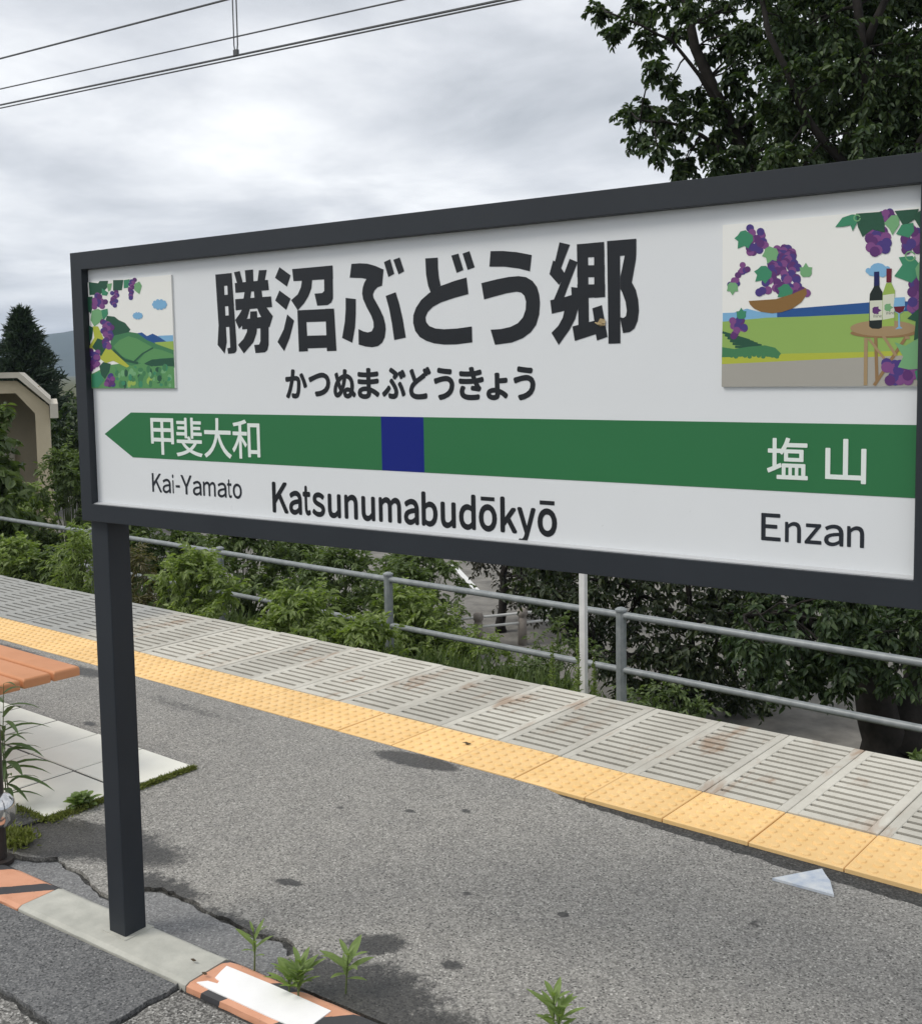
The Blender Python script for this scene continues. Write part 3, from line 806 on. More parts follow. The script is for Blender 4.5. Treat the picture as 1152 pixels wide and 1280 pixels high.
# large bold characters, traced stroke by stroke on the face of the panel
Z1 = (260, 290, 4.1143); Z2 = (520, 280, 3.9724)
BIG = [(Z1, s) for s in [
    [(38,218),(80,214),(92,480),(97,565),(86,625),(50,580),(55,480)], [(97,212),(122,210),(146,560),(148,606),(143,617),(134,623),(104,626),(100,597),(115,594),(110,485)],
    [(38,218),(122,210),(126,272),(42,280)], [(50,325),(130,320),(134,378),(54,384)], [(56,432),(137,426),(140,485),(58,490)],
    [(134,206),(164,200),(180,262),(150,264)], [(190,196),(232,192),(234,262),(196,266)], [(262,196),(302,194),(290,262),(254,262)],
    [(138,262),(308,245),(314,298),(142,312)], [(190,298),(224,296),(217,345),(182,350)], [(236,296),(275,294),(280,340),(240,344)],
    [(140,345),(325,330),(330,385),(143,402)], [(178,394),(217,390),(203,440),(178,478),(160,498),(140,452),(160,425)],
    [(252,388),(298,382),(316,408),(334,432),(316,490),(285,455),(264,418)], [(176,450),(272,436),(308,440),(312,492),(176,500)], [(218,408),(252,406),(254,448),(216,450)],
    [(205,480),(254,470),(250,520),(234,566),(185,624),(155,580),(184,548),(200,515)], [(270,470),(312,470),(312,580),(306,606),(294,618),(245,622),(238,580),(264,578),(270,560)],
    [(368,180),(425,222),(406,280),(345,235)], [(368,300),(425,342),(402,400),(346,352)], [(408,423),(443,455),(420,545),(392,612),(358,565),(390,500)],
    [(433,190),(641,171),(643,240),(440,252)], [(597,175),(641,171),(643,340),(634,362),(615,375),(562,378),(548,316),(588,313),(598,302)],
    [(484,245),(536,243),(532,288),(516,330),(494,366),(462,402),(428,350),(462,320),(478,284)],
    [(460,402),(503,400),(514,612),(468,615)], [(460,402),(648,393),(652,458),(462,464)], [(604,394),(648,393),(661,610),(612,612)], [(500,533),(620,530),(620,594),(500,598)],
    [(738,163),(780,160),(820,162),(862,174),(903,192),(895,275),(872,283),(856,300),(848,320),(851,336),(862,356),(884,396),(902,435),(912,475),(914,500),(909,540),(896,568),(874,586),(845,592),(810,588),(775,578),(774,498),(798,510),(822,516),(842,510),(852,490),(851,462),(840,430),(818,390),(798,345),(793,315),(796,285),(804,260),(815,241),(790,236),(729,234)],
    [(708,338),(760,344),(760,420),(756,490),(742,569),(690,544),(704,460),(708,400)], [(914,328),(965,309),(984,370),(1002,450),(1017,542),(958,555),(946,470),(932,395)],
    [(905,154),(937,139),(958,214),(928,231)], [(953,142),(986,130),(1009,201),(980,217)]]]
BIG += [(Z2, s) for s in [
    [(46,170),(108,166),(109,215),(113,262),(122,305),(75,345),(60,305),(50,250)],
    [(250,265),(260,347),(190,366),(125,388),(84,410),(58,436),(47,462),(50,486),(66,506),(96,518),(140,522),(205,518),(277,508),(279,587),(200,597),(140,598),(90,592),(52,580),(18,560),(-4,530),(-14,490),(-13,452),(0,415),(26,376),(65,342),(122,307),(190,282)],
    [(175,156),(210,146),(235,227),(202,242)], [(231,146),(265,134),(291,214),(256,227)],
    [(370,134),(430,133),(500,139),(574,153),(565,234),(510,220),(440,211),(364,211)],
    [(324,293),(400,274),(460,262),(510,258),(546,263),(578,282),(600,312),(611,350),(615,390),(611,448),(596,500),(570,536),(530,566),(475,588),(392,599),(370,524),(420,521),(470,510),(505,492),(530,464),(544,425),(546,385),(538,356),(522,340),(500,335),(450,343),(390,359),(338,374)],
    [(712,90),(764,102),(738,168),(720,218),(742,250),(710,302),(662,248),(680,180),(690,185)], [(762,172),(802,188),(770,270),(728,380),(682,380),(715,300),(735,245)],
    [(666,378),(735,363),(772,352),(770,312),(806,316),(804,420),(790,470),(762,524),(708,600),(672,540),(706,505),(728,465),(736,430),(674,445)],
    [(798,100),(852,96),(858,505),(806,508)], [(798,100),(933,88),(935,162),(800,166)], [(883,92),(933,88),(938,362),(885,366)], [(800,205),(936,203),(936,262),(800,264)], [(800,300),(938,298),(938,362),(803,368)],
    [(776,508),(860,486),(884,480),(930,512),(905,542),(788,580)], [(875,418),(922,402),(936,480),(950,560),(898,578),(890,535),(885,480)],
    [(948,84),(1012,80),(1014,592),(955,594)], [(948,84),(1093,72),(1093,150),(1008,158)], [(1037,150),(1093,140),(1091,175),(1070,293),(1014,302),(1014,262)],
    [(1014,296),(1070,288),(1090,325),(1102,375),(1106,430),(1100,480),(1084,518),(1060,536),(1027,541),(1012,462),(1030,466),(1042,456),(1046,430),(1040,385),(1024,340),(1014,322)]]]
mb = MB()
for i, ((ox, oy, s), poly) in enumerate(BIG):
    sheet(mb, [sp(ox + x / s, oy + y / s) for x, y in poly], YP - .0006 - .000003 * i)
mb.build('station_name_lettering', M_INK, sign)
mb = MB()
for ch, b in zip('かつぬまぶどうきょう', [(40,132,55,180),(138,230,70,172),(243,338,55,180),(345,438,50,182),(448,550,48,182),(563,657,45,184),(668,755,48,187),(773,880,45,187),(890,982,70,187),(1005,1098,42,188)]):
    x0, x1, z0, z1 = zoombox(345, 445, 3.388, b); put(mb, ch, x0, x1, z0, z1, 0.0026, YP - .0006)
mb.build('reading_lettering', M_INK, sign)
mb = MB()
for ch, b in zip('甲斐大和', [(362,512,118,358),(526,697,115,372),(708,888,118,380),(893,1075,128,385)]):
    x0, x1, z0, z1 = zoombox(120, 500, 5.236, b); put(mb, ch, x0, x1, z0, z1, 0.0009, YP - .0013)
mb.build('left_station_lettering', M_INKW, sign)
mb = MB()
for ch, b in zip('塩山', [(438,627,247,440),(707,896,253,458)]):
    x0, x1, z0, z1 = zoombox(840, 480, 3.692, b); put(mb, ch, x0, x1, z0, z1, 0.0009, YP - .0013)
mb.build('right_station_lettering', M_INKW, sign)
AFB = dict(K=(722,87,0,722,718), a=(556,29,-14,527,546), t=(333,10,-6,309,676), s=(556,30,-14,519,546), u=(611,66,-14,545,532), n=(611,65,0,546,546), m=(889,64,0,826,546), b=(611,61,-14,578,718), d=(611,34,-14,551,718), o=(611,34,-14,578,546), k=(556,69,0,562,718), y=(556,10,-214,539,532))
AFR = dict(K=(667,76,0,663,718), a=(556,36,-15,530,538), i=(222,67,0,155,718), Y=(667,14,0,653,718), m=(833,65,0,769,538), t=(278,14,-7,257,669), o=(556,35,-14,521,538), E=(667,86,0,616,718), n=(556,65,0,491,538), z=(500,31,0,469,523))
AFR['-'] = (333,44,232,289,322)
def word(name, txt, X0, X1, base, cap, afm, bold, mat):
    mb = MB(); pen = 0; items = []
    for ch in txt:
        c = 'o' if ch == 'ō' else ch
        wd_, a, b_, c_, d_ = afm[c]; items.append((ch, c, pen + a, b_, pen + c_, d_)); pen += wd_
    lo, hi = items[0][2], items[-1][4]; sx_ = (X1 - X0) / (hi - lo); sz = cap / 718
    for ch, c, x0, z0, x1, z1 in items:
        a0, a1 = X0 + (x0 - lo) * sx_, X0 + (x1 - lo) * sx_
        b0, b1 = base + z0 * sz, base + z1 * sz
        if ch == '-': sheet(mb, [(a0, b0), (a1, b0), (a1, b1), (a0, b1)], YP - .0006); continue
        put(mb, chr(ord(c) + 0xFEE0), a0, a1, b0, b1, bold, YP - .0006, bold * 0.85)
        if ch == 'ō':
            w_ = a1 - a0; sheet(mb, [(a0 + w_ * .12, base + 610 * sz), (a1 - w_ * .12, base + 610 * sz), (a1 - w_ * .12, base + 690 * sz), (a0 + w_ * .12, base + 690 * sz)], YP - .0006)
    mb.build(name, mat, sign)
kx0, kz0 = sp(341, 641); kx1 = sp(696, 648)[0]; kz1 = sp(341, 602)[1]
word('romanised_name_lettering', 'Katsunumabudōkyō', kx0, kx1, kz0 + .001, kz1 - kz0 - .001, AFB, 0.0026, M_INK)
a0, b0 = sp(120 + 370 / 5.236, 500 + 600 / 5.236); a1 = sp(120 + 955 / 5.236, 500 + 600 / 5.236)[0]; c0 = sp(120 + 370 / 5.236, 500 + 478 / 5.236)[1]
word('romanised_left_lettering', 'Kai-Yamato', a0, a1, b0, c0 - b0, AFR, 0.0008, M_INKG)
a0, b0 = sp(840 + 410 / 3.692, 480 + 720 / 3.692); a1 = sp(840 + 885 / 3.692, 480 + 720 / 3.692)[0]; c0 = sp(840 + 410 / 3.692, 480 + 594 / 3.692)[1]
word('romanised_right_lettering', 'Enzan', a0, a1, b0, c0 - b0, AFR, 0.0009, M_INKG)

# the two picture boards
PC = {}
for nm, c in dict(sky=(0.81, 0.81, 0.775), dkgreen=(0.020, 0.085, 0.050), green=(0.055, 0.20, 0.085), ltgreen=(0.10, 0.28, 0.10), leaf=(0.17, 0.38, 0.18), teal=(0.045, 0.24, 0.13), yel=(0.42, 0.46, 0.055), ltyel=(0.30, 0.44, 0.09),
                  field=(0.27, 0.42, 0.105), blue=(0.020, 0.085, 0.27), ltblue=(0.20, 0.42, 0.64), grape=(0.105, 0.030, 0.150), grape2=(0.065, 0.040, 0.20), grape3=(0.20, 0.065, 0.22), grey=(0.37, 0.355, 0.315),
                  wood=(0.27, 0.165, 0.075), wood2=(0.35, 0.245, 0.13), bowl=(0.24, 0.13, 0.04), black=(0.012, 0.020, 0.018), navy=(0.010, 0.014, 0.09), red=(0.13, 0.010, 0.030), pale=(0.62, 0.64, 0.52), ink=(0.02, 0.02, 0.025)).items():
    PC[nm] = panel_paint('print_' + nm, c, 0.42)
PN = list(PC); PMATS = [PC[k] for k in PN]
class Art:
    def __init__(s, ox, oy, k): s.o = (ox, oy, k); s.mb = MB(); s.n = 0
    def q(s, x, y): return sp(s.o[0] + x / s.o[2], s.o[1] + y / s.o[2], YA)
    def poly(s, c, pts):
        s.n += 1; sheet(s.mb, [s.q(*p) for p in pts], YA - .0003 - .0000025 * s.n, PN.index(c))
    def disc(s, c, x, y, r, ry=None, n=12):
        s.poly(c, [(x + r * math.cos(2 * math.pi * i / n), y + (ry or r) * math.sin(2 * math.pi * i / n)) for i in range(n)])
    def line(s, c, a, b, w):
        d = math.hypot(b[0] - a[0], b[1] - a[1]); nx, ny = -(b[1] - a[1]) / d * w / 2, (b[0] - a[0]) / d * w / 2
        s.poly(c, [(a[0] + nx, a[1] + ny), (b[0] + nx, b[1] + ny), (b[0] - nx, b[1] - ny), (a[0] - nx, a[1] - ny)])
    def grapes(s, pts, r):
        for i, (x, y) in enumerate(pts): s.disc(('grape', 'grape2', 'grape3')[(i * 7 + i // 3) % 3], x, y, r)
    def leaf(s, c, x, y, r, ang):
        pts = []
        for d, q in ((0, 1.25), (34, .72), (58, 1.08), (84, .82), (115, .92), (150, .95), (180, .8), (210, .95), (245, .92), (276, .82), (302, 1.08), (326, .72)):
            t = ang + R(d); pts.append((x + r * q * math.cos(t), y + r * q * math.sin(t)))
        s.poly(c, pts)
    def build(s, par): return s.mb.build('printed_picture', PMATS, par)

bx0, bx1 = SX0 + FB + .003, sp(216.4, 415, YA)[0]
bz0, bz1 = sp(170, 485.3, YA)[1], sp(165, 347.6, YA)[1]
mb = MB(); mb.box((bx0, YA, bz0), (bx1, YP - .0002, bz1)); bl = mb.build('picture_board', PC['sky'], sign)
bl['label'] = 'square board printed with green vineyard hills and grapes'
A = Art(90, 300, 6.4)
A.poly('ltblue', [(690,765),(808,760),(812,830),(700,830)]); A.poly('blue', [(505,748),(560,738),(600,768),(645,748),(690,770),(760,815),(660,850),(540,840)])
A.poly('ltyel', [(660,818),(811,808),(815,890),(720,880)])
A.poly('dkgreen', [(280,605),(340,612),(375,640),(425,662),(468,715),(440,760),(320,790),(250,700)])
A.poly('green', [(310,770),(460,735),(525,745),(600,800),(700,840),(813,880),(820,1020),(450,1030),(310,900)])
A.poly('ltgreen', [(330,850),(380,800),(450,768),(520,788),(640,855),(560,910),(500,970),(400,930)]); A.poly('ltgreen', [(520,978),(580,910),(650,865),(720,880),(813,915),(814,940),(700,946),(580,990)])
A.line('dkgreen', (330,880), (420,960), 22); A.line('dkgreen', (420,960), (530,985), 20); A.line('dkgreen', (500,970), (570,905), 14); A.line('dkgreen', (570,905), (650,862), 12)
A.poly('dkgreen', [(580,985),(640,955),(814,942),(817,1010),(600,1015)])
A.poly('ltgreen', [(300,1000),(400,985),(480,1005),(560,985),(640,1012),(720,1005),(816,1012),(823,1186),(146,1186),(142,1080),(220,1040)])
ra = random.Random(5)
for i in range(70):
    x, y = ra.uniform(330, 790), ra.uniform(1020, 1165)
    A.disc(ra.choice(['green', 'leaf', 'ltgreen', 'teal', 'green', 'dkgreen', 'ltyel']), x, y, ra.uniform(10, 24), ra.uniform(14, 34), 7)
A.poly('yel', [(165,690),(210,690),(255,790),(320,880),(460,1008),(440,1020),(330,965),(270,985),(215,940),(240,890),(132,862),(180,780)])
for c, pts in (('dkgreen', [(135,335),(210,345),(222,327),(290,325),(282,380),(230,432),(142,440)]), ('dkgreen', [(330,320),(412,318),(400,400),(330,405)]), ('dkgreen', [(122,455),(165,450),(172,510),(152,590),(126,560)]), ('dkgreen', [(133,680),(172,700),(160,790),(138,820)]), ('dkgreen', [(162,855),(205,785),(250,800),(282,850),(235,930)]), ('dkgreen', [(220,1010),(250,975),(312,990),(300,1050),(265,1112),(235,1080)]),
               ('leaf', [(160,565),(210,550),(240,565),(245,640),(180,692),(150,640)]), ('teal', [(235,560),(285,548),(290,590),(250,650)]), ('leaf', [(280,350),(322,345),(310,400),(290,412)]), ('teal', [(415,320),(462,312),(450,380),(415,385)]), ('teal', [(240,385),(292,420),(280,445),(240,440)]), ('teal', [(160,1080),(220,1050),(260,1120),(210,1180),(160,1175)])): A.poly(c, pts)
A.grapes([(175+ra.uniform(0,95), 440+ra.uniform(0,100)) for _ in range(16)], 22)
A.grapes([(318+ra.uniform(0,45)-max(0,k-8)*1.0, 415+k*9) for k in range(13)], 18); A.grapes([(465+ra.uniform(0,50)*(1-k/14), 318+k*12) for k in range(13)], 18); A.poly('leaf', [(500,352),(540,330),(560,365),(540,432),(500,400)])
A.grapes([(235+ra.uniform(0,95)*(1-k/34)+k*1.5, 655+k*9) for k in range(23)], 24); A.grapes([(148+ra.uniform(0,62), 880+ra.uniform(0,155)) for _ in range(20)], 22); A.grapes([(272+ra.uniform(0,62), 1080+ra.uniform(0,82)) for _ in range(12)], 20)
for cx_, cy_, k in ((702,515,1.0), (527,605,0.68)):
    A.disc('ltblue', cx_, cy_, 52*k, 34*k)
    for a in range(10): A.disc('ltblue', cx_ + 46*k*math.cos(a*.628), cy_ + 30*k*math.sin(a*.628), 15*k, None, 8)
A.build(bl)

cx0, cx1 = sp(902.5, 380, YA)[0], SX1 - FB - .0005
cz0, cz1 = sp(1000, 483.2, YA)[1], sp(1000, 272.2, YA)[1]
mb = MB(); mb.box((cx0, YA, cz0), (cx1, YP - .0002, cz1)); br = mb.build('picture_board', PC['sky'], sign)
br['label'] = 'square board printed with grapes, wine bottles and a round table'
A = Art(890, 240, 4.397)
E_ = 1146
A.poly('ltblue', [(57,664),(120,662),(190,640),(260,658),(370,655),(420,700),(57,716)]); A.poly('blue', [(356,658),(440,640),(860,606),(E_,598),(E_,670),(850,700),(356,700)])
A.poly('field', [(56,712),(300,690),(500,684),(850,668),(E_,650),(E_,890),(52,925)])
A.poly('yel', [(53,908),(400,888),(800,880),(E_,868),(E_,897),(800,912),(52,948)]); A.poly('grey', [(52,946),(800,910),(E_,893),(E_,1064),(51,1070)])
for k in range(6): A.line('dkgreen', (55 + k * 14, 770 + k * 16), (205 + k * 22, 815 + k * 9), 13)
A.poly('green', [(53,852),(120,862),(200,850),(290,842),(345,855),(378,888),(360,912),(250,898),(150,905),(53,908)])
for k in range(12): A.disc('green', 80 + k * 25, 896 + (k % 3) * 5, 13, 10, 7)
A.grapes([(240 + ra.uniform(-38, 55), 215 + ra.uniform(-20, 115)) for _ in range(24)], 22)
A.grapes([(95 + k * 5.5 + ra.uniform(-4, 30), 500 - k * 6 + ra.uniform(-22, 22)) for k in range(15)], 17)
A.grapes([(112 + ra.uniform(0, 72), 690 + ra.uniform(0, 60)) for _ in range(14)] + [(125, 780), (135, 760), (118, 790)], 20)
hp = []
for k in range(78):
    t = ra.random(); y = 310 + t * 270; w = 40 + 115 * t
    hp.append((395 - 10 * t + ra.uniform(-w, w * 0.95), y + ra.uniform(-8, 8) - (14 if t > .8 else 0)))
hp.sort(key=lambda p: p[1]); A.grapes(hp, 23)
for c, x, y, r, a in (('teal', 178, 258, 52, 2.2), ('leaf', 322, 340, 46, 1.9), ('teal', 282, 450, 50, 2.4), ('leaf', 112, 525, 34, 1.6), ('leaf', 515, 435, 38, 4.7), ('teal', 160, 672, 30, 4.7), ('teal', 402, 545, 44, 2.5)): A.leaf(c, x, y, r, a)
A.poly('bowl', [(200,598),(350,588),(440,560),(516,526),(520,560),(490,605),(440,640),(380,660),(330,666),(270,658),(230,640),(208,618)])
for k in range(9): A.disc('ltblue', 858 + k * 13, 432 + 12 * math.sin(k * 1.3), 24 if 1 < k < 8 else 16, None, 9)
A.disc('ltblue', 912, 425, 46, 36)
# table
A.disc('wood', 940, 775, 182, 26, 28); A.disc('wood2', 940, 748, 182, 44, 28)
for a, b, w in (((845,800),(842,1062),20), ((898,795),(905,1040),18), ((1070,790),(890,1062),18), ((860,805),(1000,985),14), ((940,790),(1010,900),16), ((1060,800),(1085,800),14)): A.line('wood2' if w != 18 else 'wood', a, b, w)
# bottles and glass
A.poly('black', [(864,600),(866,560),(888,520),(890,440),(918,438),(919,520),(936,550),(938,600),(932,745),(916,752),(878,750),(862,738)]); A.poly('navy', [(889,438),(918,436),(919,512),(889,516)])
A.poly('pale', [(866,597),(937,594),(933,702),(866,706)]); A.leaf('grape', 900, 650, 24, 0); A.poly('ltyel', [(936,560),(956,500),(984,498),(1004,540),(1000,736),(934,738)]); A.poly('red', [(957,420),(987,420),(984,496),(957,496)])
A.poly('pale', [(938,566),(1001,558),(1000,690),(936,702)]); A.leaf('leaf', 966, 634, 24, 0)
A.poly('ltblue', [(1002,580),(1058,577),(1060,640),(1046,660),(1030,668),(1032,738),(1046,748),(1004,754),(1022,740),(1022,668),(1004,656),(996,630)]); A.poly('red', [(997,630),(1060,626),(1050,655),(1030,666),(1006,656)])
def tiny(x, y, s_):
    X_, Z_ = A.q(x, y); A.n += 1
    for i, ch in enumerate('Wine'):
        put_mb = A.mb; v, f = glyph(chr(ord(ch) + 0xFEE0)); wv = (.0042, .0012, .0028, .0028)[i]; xo = (0, .0048, .0066, .0100)[i]; hv = (.0046, .0046, .0034, .0034)[i]
        put_mb.add([(X_ + xo + q_[0] * wv, YA - .0003 - .0000025 * A.n, Z_ + q_[1] * hv) for q_ in v], f, PN.index('ink'))
tiny(884, 690, 1); tiny(954, 673, 1)
# vine leaves and bunches on the right
A.grapes([(960 + ra.uniform(-28, 34), 120 + ra.uniform(-10, 30)) for _ in range(8)], 22); A.grapes([(880 + ra.uniform(-20, 80) + max(0, k - 9) * -2, 215 + k * 8) for k in range(15)], 29)
A.grapes([(1085 + ra.uniform(-25, 55), 190 + ra.uniform(0, 130)) for _ in range(18)], 28); A.grapes([(1105 + ra.uniform(-10, 38), 480 + ra.uniform(0, 190)) for _ in range(20)], 28); A.grapes([(955 + ra.uniform(0, 175), 940 + ra.uniform(0, 105)) for _ in range(26)], 30)
for c, pts in (('teal', [(676,192),(715,140),(770,122),(812,126),(795,170),(772,215),(760,182),(720,190)]), ('dkgreen', [(790,118),(928,108),(946,160),(948,222),(880,205),(826,246),(800,190)]), ('leaf', [(945,172),(985,128),(1026,126),(1028,180),(990,236),(972,200)]),
               ('dkgreen', [(1002,103),(1136,92),(1110,150),(1052,190),(1030,150)]), ('dkgreen', [(1100,130),(E_,100),(E_,205)]), ('teal', [(1010,230),(1040,180),(1105,168),(1110,215),(1080,250)]), ('teal', [(1000,462),(1045,400),(1025,358),(1100,350),(1138,395),(1120,470),(1095,498)]), ('leaf', [(1116,420),(E_,370),(E_,505),(1125,470)]),
               ('dkgreen', [(1072,695),(E_,630),(E_,800),(1108,815),(1118,710)]), ('leaf', [(1002,825),(1060,845),(1140,800),(E_,970),(1080,975),(1020,962),(1050,905)]), ('teal', [(1112,985),(E_,970),(E_,1040),(1125,1035)])): A.poly(c, pts)
for c, x, y, r in (('leaf', 796, 142, 17), ('leaf', 1088, 352, 26)):
    for k in range(14):
        t0, t1 = k * .42, (k + 1) * .42; A.line(c, (x + r * math.cos(t0), y + r * math.sin(t0)), (x + r * math.cos(t1), y + r * math.sin(t1)), 7)
A.build(br)

# pale moth sitting on the last big character
mX, mZ = sp(750, 405)
moth = empty('moth', (mX, YP - .0015, mZ), 'tiny beige moth sitting on the last large character of the sign', 'moth')
M_MOTH = mottled('moth_wing', (0.30, 0.22, 0.11), (0.45, 0.35, 0.2), 120, 0.8, 300, 0.2)
mb = MB(); mb.tube([(mX - .009, YP - .003, mZ + .003), (mX - .001, YP - .0045, mZ), (mX + .008, YP - .003, mZ - .002)], [.0010, .0022, .0008], 6); mb.build('body', M_MOTH, moth)
for s_, wl in ((1, .008), (-1, .006)):
    mb = MB(); mb.prism([(mX - .006, -mZ), (mX + .001, -mZ - s_ * wl - .002), (mX + .010, -mZ - s_ * wl * .8 - .002), (mX + .012, -mZ - s_ * wl * .3), (mX + .008, -mZ + s_ * .001)], YP - .0020, YP - .0026, lambda x, y, t: (x, t, -y), back=True); mb.build('wing', M_MOTH, moth)

# ------------------------------------------------------------------ railing beyond the track
VR = 7.4
def onR(px, py): return onV(px, py, VR, DR)
rail = empty('guard_railing', onR(776, 900), 'grey painted pipe railing with two rails running beyond the platform edge', 'railing')
dirR = np.array([math.cos(DR), math.sin(DR), 0])
P0, P1 = onR(485, 722), onR(776, 768)
zt = float(np.mean([onR(*q)[2] for q in ((80, 660), (485, 722), (776, 768), (1152, 832))])); zl = float(np.mean([onR(*q)[2] for q in ((60, 702), (485, 782), (776, 832), (1152, 908))]))
uR = lambda P: float(P[0] * dirR[0] + P[1] * dirR[1])
nR = np.array([-math.sin(DR), math.cos(DR), 0])
rp = lambda u, z, off=0.0: dirR * u + nR * (VR + off) + np.array([0, 0, z])
u0, sp_ = uR(P0), uR(P1) - uR(P0)
for nm, z, r in (('top_rail', zt, 0.029), ('lower_rail', zl, 0.028)):
    mb = MB(); mb.tube([rp(u, z + 0.004 * math.sin(u)) for u in np.linspace(u0 - 14 * sp_, u0 + 5 * sp_, 60)], r, 10); mb.build(nm, M_RAIL, rail, smooth=True)
for k in range(-14, 6):
    mb = MB(); c = rp(u0 + k * sp_, 0)
    mb.lathe([(0.042, -1.52), (0.042, zt + 0.035), (0.050, zt + 0.036), (0.050, zt + 0.05), (0.03, zt + 0.062), (0.008, zt + 0.068)], (c[0], c[1], 0), 10)
    mb.build('post', M_RAIL, rail)
# thin white pole in front of the railing
c = onV(729.5, 865, 6.95)
pole = empty('marker_pole', (c[0], c[1], -1.45), 'thin white square pole standing in front of the pipe railing', 'pole')
mb = MB(); mb.box((c[0] - .024, c[1] - .024, -1.45), (c[0] + .024, c[1] + .024, 0.22)); o = mb.build('pole', M_WHITEP, pole); bevel(o, .003)
mb = MB(); mb.box((c[0] - .028, c[1] - .028, 0.22), (c[0] + .028, c[1] + .028, 0.235)); mb.build('cap', M_WHITEP, pole)

# ------------------------------------------------------------------ overhead wires
def wire(name, a, b, r, label, v=5.7, cat='wire'):
    A_, B_ = onV(*a, v), onV(*b, v); d = B_ - A_
    pts = [A_ + d * t for t in np.linspace(-2.5, 3.5, 13)]
    root = empty(name, pts[0], label, cat, 'overhead wires of the railway')
    mb = MB(); mb.tube(pts, r, 6); mb.build('cable', M_WIRE, root)
    return root, A_, d
wire('overhead_wire', (0, 73), (280, 0), 0.0085, 'highest dark cable at the top left of the sky')
wire('overhead_wire', (0, 111), (500, 0), 0.0062, 'thin dark cable second from top, crossing behind the dropper')
cw, A_, d_ = wire('overhead_wire', (0, 131), (625, 0), 0.0085, 'thicker upper cable of the lowest pair, holding the dropper clamp')
wire('overhead_wire', (0, 135), (645, 0), 0.0062, 'thinner cable just below the thicker lowest pair wire')
hb = onV(295, 66, 5.7)
ttop = 1.7
mb = MB(); lat = np.array([CPt, SPt, 0]) * 0.021
pts = [hb + lat + np.array([0, 0, ttop]), hb + lat + np.array([0, 0, 0.06]), hb + lat * .6 + np.array([0, 0, 0.015]), hb - lat * .6 + np.array([0, 0, 0.015]), hb - lat + np.array([0, 0, 0.06]), hb - lat + np.array([0, 0, ttop])]
mb.tube(pts, 0.0055, 6); mb.build('dropper', M_WIRE, cw)
mb = MB(); mb.box(hb + np.array([-.022, -.012, -.022]), hb + np.array([.022, .012, .026])); o = mb.build('clamp', M_WIRE, cw); bevel(o, .004)

# ------------------------------------------------------------------ bench
M_SLAT = mottled('orange_slat', (0.50, 0.215, 0.095), (0.60, 0.27, 0.13), 5, 0.55, 60, 0.15, 0.35)
M_DARK = flat('black_iron', (0.02, 0.02, 0.022), 0.5)
ZB = 0.42
bc = pl(-4.3, 2.02)
bench = empty('slatted_bench', (bc[0], bc[1], 0), 'bench of orange brown slats at the left edge of the platform', 'bench')
ub = uv(gnd(77, 838, ZB))[0]
for k in range(4):
    v1 = 2.245 - k * 0.118
    mb = MB(); mb.bbox((ub - 1.55, v1 - 0.106, ZB - 0.036), (ub, v1, ZB), 0.006, 0, fr); o = mb.build('slat', M_SLAT, bench); bevel(o, .004)
for du in (0.52, 1.30):
    mb = MB(); mb.box((ub - du - .05, 1.80, ZB - 0.075), (ub - du, 2.22, ZB - 0.037), 0, fr); mb.box((ub - du - .045, 1.98, 0.03), (ub - du - .005, 2.05, ZB - 0.075), 0, fr)
    mb.box((ub - du - .055, 1.82, 0.0145), (ub - du + .005, 2.20, 0.04), 0, fr); o = mb.build('leg', M_DARK, bench); bevel(o, .004)

# dark post with a chrome knob at the left edge
c = gnd(-1, 1078)
M_BROWN = flat('brown_black_steel', (0.03, 0.024, 0.022), 0.45)
m, N_, L_, b_ = new_mat('chrome', 0.12, 0.5); b_.inputs['Base Color'].default_value = (0.62, 0.62, 0.62, 1); b_.inputs['Metallic'].default_value = 1.0
n_ = noise(N_, L_, world_pos(N_, L_), 40, 3); mr_ = N_.new('ShaderNodeMapRange'); mr_.inputs['To Min'].default_value = .08; mr_.inputs['To Max'].default_value = .2; L_.new(n_.outputs['Fac'], mr_.inputs['Value']); L_.new(mr_.outputs[0], b_.inputs['Roughness'])
M_CHROME = m
dp = empty('steel_post', (c[0], c[1], 0), 'dark brown steel post with a round chrome knob at the left edge', 'post')
mb = MB(); mb.lathe([(0.045, 0.0), (0.045, 0.012), (0.024, 0.014), (0.024, 0.46), (0.020, 0.47), (0.006, 0.475)], (c[0], c[1], 0), 18); mb.build('tube', M_BROWN, dp)
kz = 0.165
mb = MB(); prof_ = [(0.006, -.052), (0.022, -.050), (0.036, -.040), (0.043, -.02), (0.044, .01), (0.040, .032), (0.028, .047), (0.012, .054), (0.004, .055)]
mb.lathe(prof_, (c[0] + 0.012, c[1] + 0.008, kz), 32); mb.build('knob', M_CHROME, dp, smooth=True)

